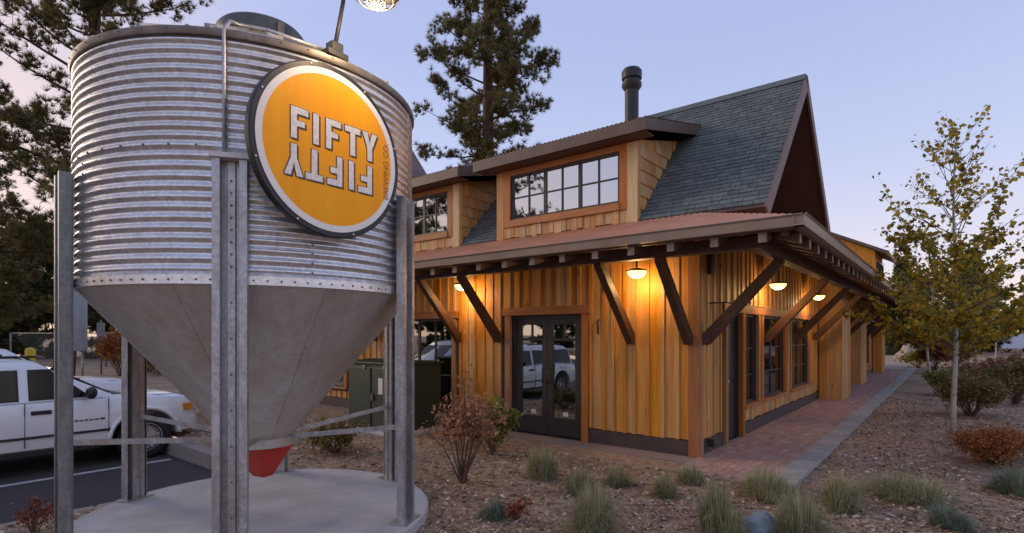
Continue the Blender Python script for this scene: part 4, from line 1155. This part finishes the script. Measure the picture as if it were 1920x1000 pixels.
g = at(190, 700, 24); SP = empty('sign_post', (g.x, g.y, 0), .2, label='steel post with a small blue-grey plate before the fence', cat='sign post')
MB().tube([(0, 0, -.1), (0, 0, 2.35)], .035, 8).build('post', FENCEM, SP, smooth=True)
MB().box(-.16, .16, -.045, -.036, 1.55, 2.25).build('plate', GREYP, SP, bevel=.004)
g = at(57, 672, 26); YB = empty('yellow_bollard', (g.x, g.y, 0), 0, label='yellow bollard beyond the parked cars', cat='bollard')
MB().lathe([(.2, -.05), (.2, .98), (.16, 1.08), (0, 1.12)], 16).build('post', YELLOW, YB, auto=R(40))
MB().lathe([(.202, .62), (.205, .63), (.205, .72), (.202, .73)], 16).build('band', BLACKM, YB)
g = at(148, 657, 16); GD = empty('grey_drum', (g.x, g.y, 0), 0, label='grey cylindrical drum on thin legs behind the SUV cabin', cat='drum')
MB().lathe([(0, 1.27), (.19, 1.27), (.2, 1.29), (.2, 2.95), (.19, 2.97), (0, 3.0)], 24).build('shell', GREYP, GD, auto=R(40))
for x, y in ((-.12, -.1), (.14, -.06), (0, .15)): MB().tube([(x, y, -.1), (x, y, 1.28)], .022, 6).build('leg', FENCEM, GD, smooth=True)
# bench and flagstones left of the cabinet
g = ground(628, 752); BN = empty('garden_bench', (g.x, g.y, 0), .5, label='low bench with pale slats and dark legs left of the green cabinet', cat='bench')
for k in range(3): MB().box(-.7, .7, -.2 + k * .14, -.08 + k * .14, .40, .44).build('slat', STONE, BN, bevel=.006)
for x in (-.55, .55):
    for y in (-.17, .17): MB().box(x - .03, x + .03, y - .03, y + .03, 0, .40).build('leg', BLACKM, BN)
g = ground(640, 735); FS = empty('flagstone_stack', (g.x + .1, g.y + 1.2, 0), .4, label='stack of pale flagstones behind the bench', cat='stone stack')
for k in range(7):
    w, d = random.uniform(.5, .75), random.uniform(.3, .45)
    MB().box(-w, w, -d, d, .002 + k * .115, .105 + k * .115).build('flagstone', STONE, FS, bevel=.02, rot=(0, 0, random.uniform(-.2, .2)))

# ================================================================ PLANTS
def blob_rock(name, mtl, w, d, h, seed):
    import bmesh
    bm = bmesh.new(); bmesh.ops.create_icosphere(bm, subdivisions=3, radius=1)
    for v in bm.verts:
        n = mnoise.noise(v.co * 1.3 + Vector((seed, 0, 0))) * .28 + mnoise.noise(v.co * 3.1 + Vector((seed, 5, 0))) * .10
        v.co *= 1 + n
        v.co = Vector((v.co.x * w, v.co.y * d, max(-.25, v.co.z) * h))
    me = bpy.data.meshes.new(name); bm.to_mesh(me); bm.free(); me.materials.append(mtl); return me
g = ground(1427, 992); link('rock', blob_rock('rock', ROCKB, .17, .13, .13, 3), None, (g.x, g.y, .02), (0, 0, .3), label='blue-grey rock among the grass tufts in the foreground', cat='rock')
g = ground(1712, 674); link('boulder', blob_rock('boulder', ROCKT, 1.1, .9, 1.0, 8), None, (g.x, g.y, .1), label='rounded tan boulder beyond the end of the path', cat='boulder')

def tuft_mesh(n, h, w, seed, m_=GRASS):
    rnd = random.Random(seed); m = MB()
    heads = [(rnd.uniform(-.5, .5) * w, rnd.uniform(-.5, .5) * w, rnd.uniform(.55, 1.0)) for _ in range(rnd.randint(3, 6))]
    heads[0] = (0, 0, 1.0); lx, ly = rnd.uniform(-.25, .25), rnd.uniform(-.25, .25)
    for i in range(n):
        hx_, hy_, hs_ = rnd.choice(heads)
        a = rnd.uniform(0, 6.283); r = w * .20 * math.sqrt(rnd.random()); stalk = rnd.random() < .05
        hgt = h * hs_ * (rnd.uniform(.95, 1.25) if stalk else rnd.betavariate(3, 2.2)); lean = rnd.random() ** 1.3 * (w * .50) * (.3 if stalk else 1); a2 = a + rnd.uniform(-.7, .7)
        p0 = Vector((hx_ * .5 + r * math.cos(a), hy_ * .5 + r * math.sin(a), -.02)); d = Vector((math.cos(a2) + lx, math.sin(a2) + ly, 0))
        wd = rnd.uniform(.0014, .0032); sd = Vector((-d.y, d.x, 0)).normalized() * wd
        droop = rnd.uniform(.72, 1.0) - .5 * (lean / (w * .5)) ** 2 * rnd.random()
        p1 = p0 + d * lean * .40 + Vector((0, 0, hgt * .62)); p2 = p0 + d * lean * 1.15 + Vector((0, 0, hgt * droop))
        m.add([p0 - sd, p0 + sd, p1 + sd * .8, p1 - sd * .8, p2], [(0, 1, 2, 3), (3, 2, 4)])
    return m.raw('blades', m_)
TUFTS = [ # base px, py, width px, height px, blue?, label
 (1024, 897, 62, 72, 0, 'yellow-green grass tuft in front of the double doors'),
 (1092, 928, 66, 58, 0, 'pale grass tuft just behind the biggest foreground tuft'),
 (1117, 998, 118, 112, 0, 'biggest green grass tuft in the foreground'),
 (1156, 907, 54, 44, 0, 'low grass tuft before the plinth right of the double doors'),
 (1246, 927, 62, 50, 0, 'round grass tuft on open mulch before the corner of the building'),
 (1300, 906, 48, 42, 0, 'small grass tuft at the foot of the corner post'),
 (1346, 998, 92, 112, 0, 'tall grass tuft left of the blue-grey rock'),
 (1437, 928, 98, 58, 0, 'wide grass tuft at the near end of the brick path'),
 (1497, 1004, 100, 92, 0, 'olive grass tuft right of the blue-grey rock'),
 (1576, 958, 90, 72, 0, 'grass tuft right of the near end of the path edging'),
 (1690, 932, 122, 68, 0, 'widest low grass tuft on the right-hand mulch'),
 (1768, 987, 68, 56, 1, 'small bluish grass tuft at the lower right'),
 (1905, 928, 80, 68, 1, 'bluish grass tuft below the orange shrub at the right edge'),
 (930, 968, 46, 44, 1, 'small blue-green tuft beside the red seedling'),
]
for i, (px, py, w, h, blue, lab) in enumerate(TUFTS):
    g = ground(px, py); Y = g.y; W = w / FPX * Y * random.uniform(.9, 1.1); H = h / FPX * Y * random.uniform(.95, 1.3)
    n = int(700 + 3600 * W)
    t = empty('grass_tuft', (g.x, g.y, h_ground(*inv(g))), random.uniform(0, 6), label=lab, cat='grass tuft', group='grass tufts on the mulch bed')
    link('blades', tuft_mesh(n, H, W, 40 + i, GRASSB if blue else GRASS), t)

def leaf(m, p, nrm, size, rnd, asp=.7):
    nrm = nrm.normalized(); u = nrm.orthogonal().normalized(); q = rnd.uniform(0, 6.283); v = nrm.cross(u)
    a = u * math.cos(q) + v * math.sin(q); b = nrm.cross(a)
    m.add([p - a * size, p - b * size * asp, p + a * size, p + b * size * asp], [(0, 1, 2, 3)])
def rv(rnd): 
    while True:
        v = Vector((rnd.uniform(-1, 1), rnd.uniform(-1, 1), rnd.uniform(-1, 1)))
        if .05 < v.length < 1: return v
def shrub(name, loc, w, h, nst, nleaf, size, leafm, label, cat='shrub', seed=1, base=.0, flat=1.0, group=None, spread=1.0):
    rnd = random.Random(seed); t = empty(name, loc, 0, label=label, cat=cat, group=group)
    st_ = MB(); lf = MB(); tips = []
    for i in range(nst):
        a = rnd.uniform(0, 6.283); r = (rnd.random() ** .5) * w / 2 * spread; hh_ = h * rnd.uniform(.62, 1.0) * (1 - .35 * (r / (w / 2)) ** 2)
        p0 = Vector((rnd.uniform(-.04, .04) * w, rnd.uniform(-.04, .04) * w, -.03)); p2 = Vector((r * math.cos(a), r * math.sin(a) * flat, hh_))
        p1 = p0.lerp(p2, .5) + Vector((0, 0, .06 * h)) + rv(rnd) * .05 * w
        rr = .003 + .0065 * h
        st_.tube([p0, p1, p2], [rr, rr * .6, rr * .25], 5, False)
        for k in range(3):
            s0 = p1.lerp(p2, rnd.uniform(0, .8)); e = s0 + rv(rnd) * .22 * w + Vector((0, 0, .08 * h))
            st_.tube([s0, e], [rr * .35, rr * .15], 4, False); tips.append((s0, e))
        tips.append((p1, p2))
    for i in range(nleaf):
        s0, e = rnd.choice(tips); p = s0.lerp(e, rnd.uniform(0, 1.05)) + rv(rnd) * .055 * (w + h)
        if p.z < base: continue
        leaf(lf, p, rv(rnd) + Vector((0, 0, .5)), size * rnd.uniform(.6, 1.25), rnd)
    st_.build('stems', TWIG, t, smooth=True); link('leaves', lf.raw('leaves', leafm), t)
    return t
g = ground(868, 905); shrub('dried_shrub', g, 1.0, 1.32, 22, 2600, .027, LEAFR, 'dried russet-leaved shrub in front of the green cabinet', seed=4, base=.55)
g = ground(922, 852); shrub('green_shrub', g, .78, .95, 18, 2000, .036, LEAFG, 'leafy green shrub left of the double doors', seed=5, base=.18)
g = ground(966, 972); shrub('red_seedling', g, .34, .22, 12, 260, .018, LEAFRED, 'little red-leaved plant on the mulch', cat='plant', seed=6)
g = ground(62, 1003, -.02); shrub('red_shrub', g, .40, .34, 14, 320, .017, LEAFRED, 'small reddish shrub at the lower left beside the silo leg', seed=7)
g = ground(630, 850); shrub('olive_shrub', g, .95, .50, 26, 1500, .030, LEAFB, 'low olive shrub behind the silo pad', seed=8)
g = ground(1868, 870); shrub('orange_shrub', g, 1.05, .52, 90, 7500, .016, LEAFO, 'mounded orange shrub at the right edge', seed=9)
g = ground(1822, 782); shrub('bushy_shrub', g, 1.45, 1.10, 40, 4200, .032, LEAFB, 'olive-brown bush behind the slim aspen trunk', seed=10)
g = ground(1905, 757); shrub('bushy_shrub', g, 1.5, 1.25, 36, 3600, .036, LEAFB, 'rust-tinged bush at the right edge behind the orange shrub', seed=11)
g = ground(1770, 742); shrub('bushy_shrub', g, 1.2, .9, 26, 2200, .036, LEAFG, 'green bush left of the slim aspen trunk', seed=12)
g = ground(1752, 697); shrub('red_bush', g, 1.5, 1.8, 26, 2000, .06, LEAFRED, 'dark red bush near the far end of the path', seed=13)
g = ground(1722, 690); shrub('yellow_bush', g, 1.8, 1.0, 22, 1200, .06, ASPLEAF, 'yellow bush in front of the tan boulder', seed=14)
g = at(228, 700, 23); shrub('orange_bush', (g.x, g.y, 0), 2.0, 2.3, 30, 3000, .06, LEAFO, 'tall orange bush before the chain-link fence', seed=15)
g = ground(395, 780); shrub('olive_shrub', g, 1.2, .7, 20, 1100, .04, LEAFB, 'olive shrub between the SUV bumper and the silo leg', seed=16)
for i, (px, py, w, h, mm, lab) in enumerate([
    (1848, 712, 2.6, .8, LEAFR, 'low brown bush below the pale trailer'), (1915, 716, 2.2, 1.0, LEAFR, 'russet bush right of the pale trailer'),
    (1792, 690, 2.4, 1.6, LEAFB, 'olive bush left of the pale trailer'), (330, 700, 4.0, 1.1, LEAFB, 'low scrub beyond the SUV bonnet'), (280, 695, 3.5, 1.3, LEAFG, 'green scrub beside the tall orange bush')]):
    g = ground(px, py); shrub('scrub_bush', g, w, h, 22, 1700, .075, mm, lab, cat='bush', seed=30 + i)

# mulch chips and fallen leaves
rnd = random.Random(3); m = MB(); n = 0
while n < 60000:
    Y = 3.2 + 12 * rnd.random() ** 1.9; X = rnd.uniform(-1.02, 1.02) * Y
    b, a = inv((X, Y))
    if b > -.64 and a > -1.42: continue
    if b > -.9 and a > -1.0: continue
    if math.hypot(X - SILO.x, Y - SILO.y) < PAD_R + .02: continue
    if b < PKB + .08 and a > PKA - .08: continue
    s = (.008 + .030 * rnd.random() ** 2.2) * (1 + .02 * Y); z = h_ground(b, a) + rnd.uniform(.002, .018)
    nr = Vector((rnd.uniform(-.7, .7), rnd.uniform(-.7, .7), 1)); leaf(m, Vector((X, Y, z)), nr, s, rnd, rnd.uniform(.25, .6)); n += 1
n = 0
while n < 420:
    Y = 3.6 + 9 * rnd.random() ** 1.6; X = rnd.uniform(-.6, 1.0) * Y; b, a = inv((X, Y))
    if (b > -.66 and a > -1.45) or (b > -.95 and a > -1.05) or math.hypot(X - SILO.x, Y - SILO.y) < PAD_R + .15 or (b < PKB + .2 and a > PKA - .2): continue
    t_ = rnd.uniform(0, 6.28); l_ = rnd.uniform(.04, .14); z = h_ground(b, a) + .012; d = Vector((math.cos(t_), math.sin(t_), rnd.uniform(-.05, .12))) * l_
    c = Vector((X, Y, z)); m.tube([c - d, c + rv(rnd) * .012, c + d], [.004, .0035, .002], 4); n += 1
tag(link('mulch_chips', m.raw('mulch_chips', CHIPS)), 'bark chips and fallen leaves on the ground', 'mulch', None, 'stuff')

# ================================================================ TREES
def limb(m, p, d, ln_, r, rnd, rise=.15, n=5, wob=.16):
    pts = [p]; d = d.normalized(); cur = p
    for i in range(n):
        d = (d + rv(rnd) * wob + Vector((0, 0, rise * .3))).normalized(); cur = cur + d * (ln_ / n); pts.append(cur)
    m.tube(pts, [r * (1 - .85 * i / n) for i in range(n + 1)], 5, False)
    return pts
def tuft(m, p, d, size, rnd, n=16, w=.022):
    d = d.normalized()
    for i in range(n):
        v = (d * .75 + rv(rnd)).normalized(); e = p + v * size * rnd.uniform(.65, 1.1)
        s = v.orthogonal().normalized(); s = (s * math.cos(i) + v.cross(s) * math.sin(i)) * w
        m.add([p - s, p + s, e], [(0, 1, 2)])
def pine_meshes(H, z0, rmax, rt, seed, nl, tufts=7, tsize=.32, w=.022, shape=.75, bark=BARK, need=NEEDLE, nn=16):
    rnd = random.Random(seed); tr = MB(); br_ = MB(); cr = MB()
    pts = []; 
    for i in range(13):
        t = i / 12; pts.append(Vector((mnoise.noise(Vector((seed, t * 2, 0))) * .25 * t * H / 20, mnoise.noise(Vector((0, t * 2, seed))) * .25 * t * H / 20, -.3 + t * (H + .3))))
    rad = [rt * (1.15 if i == 0 else 1) * (1 - .93 * (i / 12) ** 1.1) + .012 for i in range(13)]
    tr.tube(pts, rad, 14)
    for k in range(nl):
        t = (k + rnd.random()) / nl; z = z0 + (H - z0) * t * .985
        f = z / H * 12; i = min(11, int(f)); c = pts[i].lerp(pts[i + 1], f - i)
        a = k * 2.4 + rnd.uniform(-.6, .6)
        prof = (1 - t) ** shape * (.55 + .45 * min(1, t / .12)) * rmax * rnd.uniform(.55, 1.12) + .35
        d = Vector((math.cos(a), math.sin(a), rnd.uniform(-.25, .30) + .35 * t))
        lp = limb(br_, c, d, prof, .012 + .014 * prof, rnd, rise=.25)
        subs = int(3 + prof * 3.0)
        for q in range(subs):
            u = rnd.uniform(.25, 1.0) * (len(lp) - 1); j = min(len(lp) - 2, int(u)); s0 = lp[j].lerp(lp[j + 1], u - j)
            sd = (lp[-1] - lp[0]).normalized() * .6 + rv(rnd) * .9 + Vector((0, 0, .25)); sl = rnd.uniform(.25, .75) * (.35 + .25 * prof)
            sp_ = limb(br_, s0, sd, sl, .010, rnd, rise=.5, n=3, wob=.25)
            for x in range(tufts):
                uu = rnd.uniform(.3, 1.0) * 3; jj = min(2, int(uu)); tp2 = sp_[jj].lerp(sp_[jj + 1], uu - jj)
                tuft(cr, tp2 + rv(rnd) * .24, (sp_[-1] - sp_[0]) + Vector((0, 0, .3)) + rv(rnd) * .5, tsize * rnd.uniform(.7, 1.2), rnd, nn, w)
    return tr.mesh('trunk', bark, smooth=True), br_.mesh('limbs', bark, smooth=True), cr.raw('crown', need)
def tree(name, ms, loc, rz, s, label, cat='tree', group=None):
    t = empty(name, loc, rz, label=label, cat=cat, group=group); t.scale = (s, s, s)
    for n_, me in zip(('trunk', 'limbs', 'crown'), ms): link(n_, me, t)
    return t
PG = 'tall pines'
pA = pine_meshes(23, 4.2, 4.7, .30, 11, 100, tufts=9, tsize=.26, w=.013, shape=.42, nn=24)
pB = pine_meshes(26, 8.0, 3.15, .42, 12, 118, tufts=9, tsize=.28, w=.014, shape=.42, nn=24)
t = tree('pine_tree', pA, (-16.4, 20, 0), 0, 1, 'tall pine behind the left side of the silo', group=PG); t.rotation_euler = (0, R(5.5), 0)
tree('pine_tree', pB, (-1.14, 26, 0), 0, 1, 'tall pine rising behind the building between silo and flue', group=PG)
tree('pine_tree', pA, (-21.5, 21.5, -1.2), 2.0, .62, 'shorter bushy pine at the left edge', group=PG)
# pines on the left, out of frame, seen mirrored in the dormer panes
tree('pine_tree', pA, (-18.5, 7.0, 0), 1.0, .85, 'pine mirrored in the dormer window panes, nearest', group=PG)
tree('pine_tree', pB, (-27, -13, 0), 2.2, .9, 'pine mirrored in the dormer window panes, farthest', group=PG)
tree('pine_tree', pA, (-27, 11, 0), 4.0, .8, 'pine mirrored in the shop-front window', group=PG)
fir = pine_meshes(9, .6, 2.3, .16, 21, 64, tufts=5, tsize=.42, w=.05, shape=.8, need=NEEDLE2, nn=12)
fir2 = pine_meshes(8, .5, 3.2, .18, 22, 56, tufts=6, tsize=.48, w=.06, shape=.35, need=NEEDLE2, nn=12)
FT = 'dark trees of the far treeline'
k = 0
rnd = random.Random(9)
for x, y in [(-46,24),(-44,18),(-47,13),(-45,7),(-46,1),(-44,-5),(-46,-11),(-44,-17),(-45,-23)]:  # conifers added out of frame to block horizon glow in the front glass
    tree('conifer_tree', fir2 if k % 2 else fir, (x, y, -.1), rnd.uniform(0, 6), rnd.uniform(.85, 1.25), 'added conifer, seen only mirrored, blocking bright sky in the front windows and doors', group='added conifers mirrored in the glass'); k += 1
far = [(-52,40),(-47,44),(-43,39),(-39,43),(-35,40),(-31.5,44),(-28,40),(-24,44),(-20,42),(-16,45),(-12,42),(-60,36),(-66,40),(-40,33),(-45,31)]
for x, y in far:
    side = 'left'
    tree('conifer_tree', fir2 if k % 2 else fir, (x, y, -.1), rnd.uniform(0, 6), rnd.uniform(.85, 1.25), 'dark conifer of the treeline behind the parking lot on the left', group=FT + ' on the left'); k += 1
right = [(33.5,46),(37,52),(41,48),(46,55),(50,60),(55,58),(60,52),(38,62),(66,57),(43,66),(72,60),(30,58),(26,62)]
for x, y in right:
    tree('conifer_tree', fir if k % 2 else fir2, (x, y, -.1), rnd.uniform(0, 6), rnd.uniform(.75, 1.15), 'dark conifer of the treeline beyond the end of the path', group=FT + ' on the right'); k += 1

# aspens
def aspen_meshes(H, seed, nleaf, size=.042, spread=1.45, lm=ASPLEAF):
    rnd = random.Random(seed); tr = MB(); br_ = MB(); lf = MB()
    pts = [Vector((0, 0, -.1))]; 
    for i in range(1, 13):
        t = i / 12; pts.append(Vector((.13 * (math.sin(t * 7 + seed) - math.sin(seed)) * (1 - t * .3), .06 * math.sin(t * 4), t * H)))
    tr.tube(pts, [.043 * (1 - .93 * i / 12) + .004 for i in range(13)], 10)
    twigs = []
    for k in range(54):
        t = .24 + .70 * ((k + rnd.random()) / 54) ** 1.25; f = t * 12; i = min(11, int(f)); c = pts[i].lerp(pts[i + 1], f - i)
        a = k * 2.4 + rnd.uniform(-.5, .5); q = (t - .24) / .7
        ln_ = spread * (.70 + .38 * math.sin(min(1, q / .55) * math.pi / 2)) * (1 - .62 * q) * rnd.uniform(.7, 1.1)
        lp = limb(br_, c, Vector((math.cos(a), math.sin(a), .25 + .75 * q)), ln_, .006 + .010 * (1 - q), rnd, rise=.35, n=5, wob=.2)
        for u in range(5):
            s0 = lp[rnd.randint(1, 4)]; e = limb(br_, s0, (lp[-1] - lp[0]).normalized() + rv(rnd) * .8, ln_ * rnd.uniform(.2, .45), .004, rnd, n=2)
            twigs.append((e[0], e[-1], q))
        twigs.append((lp[2], lp[-1], q))
    for i in range(nleaf):
        s0, e, q = rnd.choice(twigs)
        if rnd.random() < min(.93, q * 1.3): continue
        p = s0.lerp(e, rnd.uniform(.1, 1.05)) + rv(rnd) * .09
        leaf(lf, p, rv(rnd), size * rnd.uniform(.65, 1.2), rnd, .85)
    for i in range(90):
        p = pts[9].lerp(pts[12], rnd.random()) + rv(rnd) * .12; leaf(lf, p, rv(rnd), size * 1.1, rnd, .85)
    return tr.mesh('trunk', ASPBARK, smooth=True), br_.mesh('limbs', TWIG, smooth=True), lf.raw('crown', lm)
as1 = aspen_meshes(5.35, 5, 14500, size=.044, spread=2.0)
as2 = aspen_meshes(5.0, 6, 6000, size=.060, spread=1.7, lm=ASPLEAFG)
g = ground(1787, 815); tree('aspen_tree', as1, (g.x, g.y, 0), .4, 1, 'slim pale-trunked aspen with yellowing leaves right of the path', group='aspens along the path')
tree('aspen_tree', as2, (14.2, 18.5, 0), 1.7, 1.0, 'greener aspen standing further back beside the path', group='aspens along the path')
tree('aspen_tree', as2, (20.0, 23.5, 0), 3.0, .95, 'pale-trunked aspen in front of the pale trailer', group='aspens along the path')
tree('aspen_tree', as1, (22.0, 30, 0), 2.0, .8, 'small aspen beside the far end of the path', group='aspens along the path')

tree('aspen_tree', as2, (26.5, 30, 0), .5, 1.0, 'bushy aspen between the path end and the pale trailer', group='aspens along the path')
tree('aspen_tree', as1, (17.5, 26.5, 0), 5.0, .9, 'yellow aspen left of the slim foreground trunk, far behind', group='aspens along the path')
# far right: trailer and a lit shop
g = ground(1888, 661); TL = empty('parked_trailer', (g.x, g.y, 0), .05, label='pale blue-white parked trailer at the far right', cat='trailer')
MB().box(-1.5, 1.6, -1.0, 1.0, .35, 1.75).build('box', TRAILER, TL, bevel=.06)
MB().prism([(-2.9, .35), (-1.52, .35), (-1.52, 1.75), (-2.0, 1.7), (-2.4, 1.15), (-2.9, 1.05)], -.9, .9, 'y').build('cab', FARWALL, TL, bevel=.05)
for x in (-2.3, 1.0):
    for y in (-.95, .95): MB().lathe([(0, -.1), (.34, -.1), (.36, 0), (.34, .1), (0, .1)], 20, (x, y, .34), 'y').build('wheel', TYRE, TL, auto=R(40))
SH = empty('distant_shop', (62, 64, 0), 0, label='distant low shop with lit windows at the far right', cat='building')
MB().box(-9, 12, 0, 7, 0, 3.3).build('wall', FARWALL, SH)
MB().box(-9.6, 12.6, -.6, 7.6, 3.3, 3.7).build('roof', BROWN, SH)
for k in range(6): MB().box(-8 + k * 3.3, -5.6 + k * 3.3, -.05, -.01, 1.1, 2.6).build('window', FARLIT, SH)
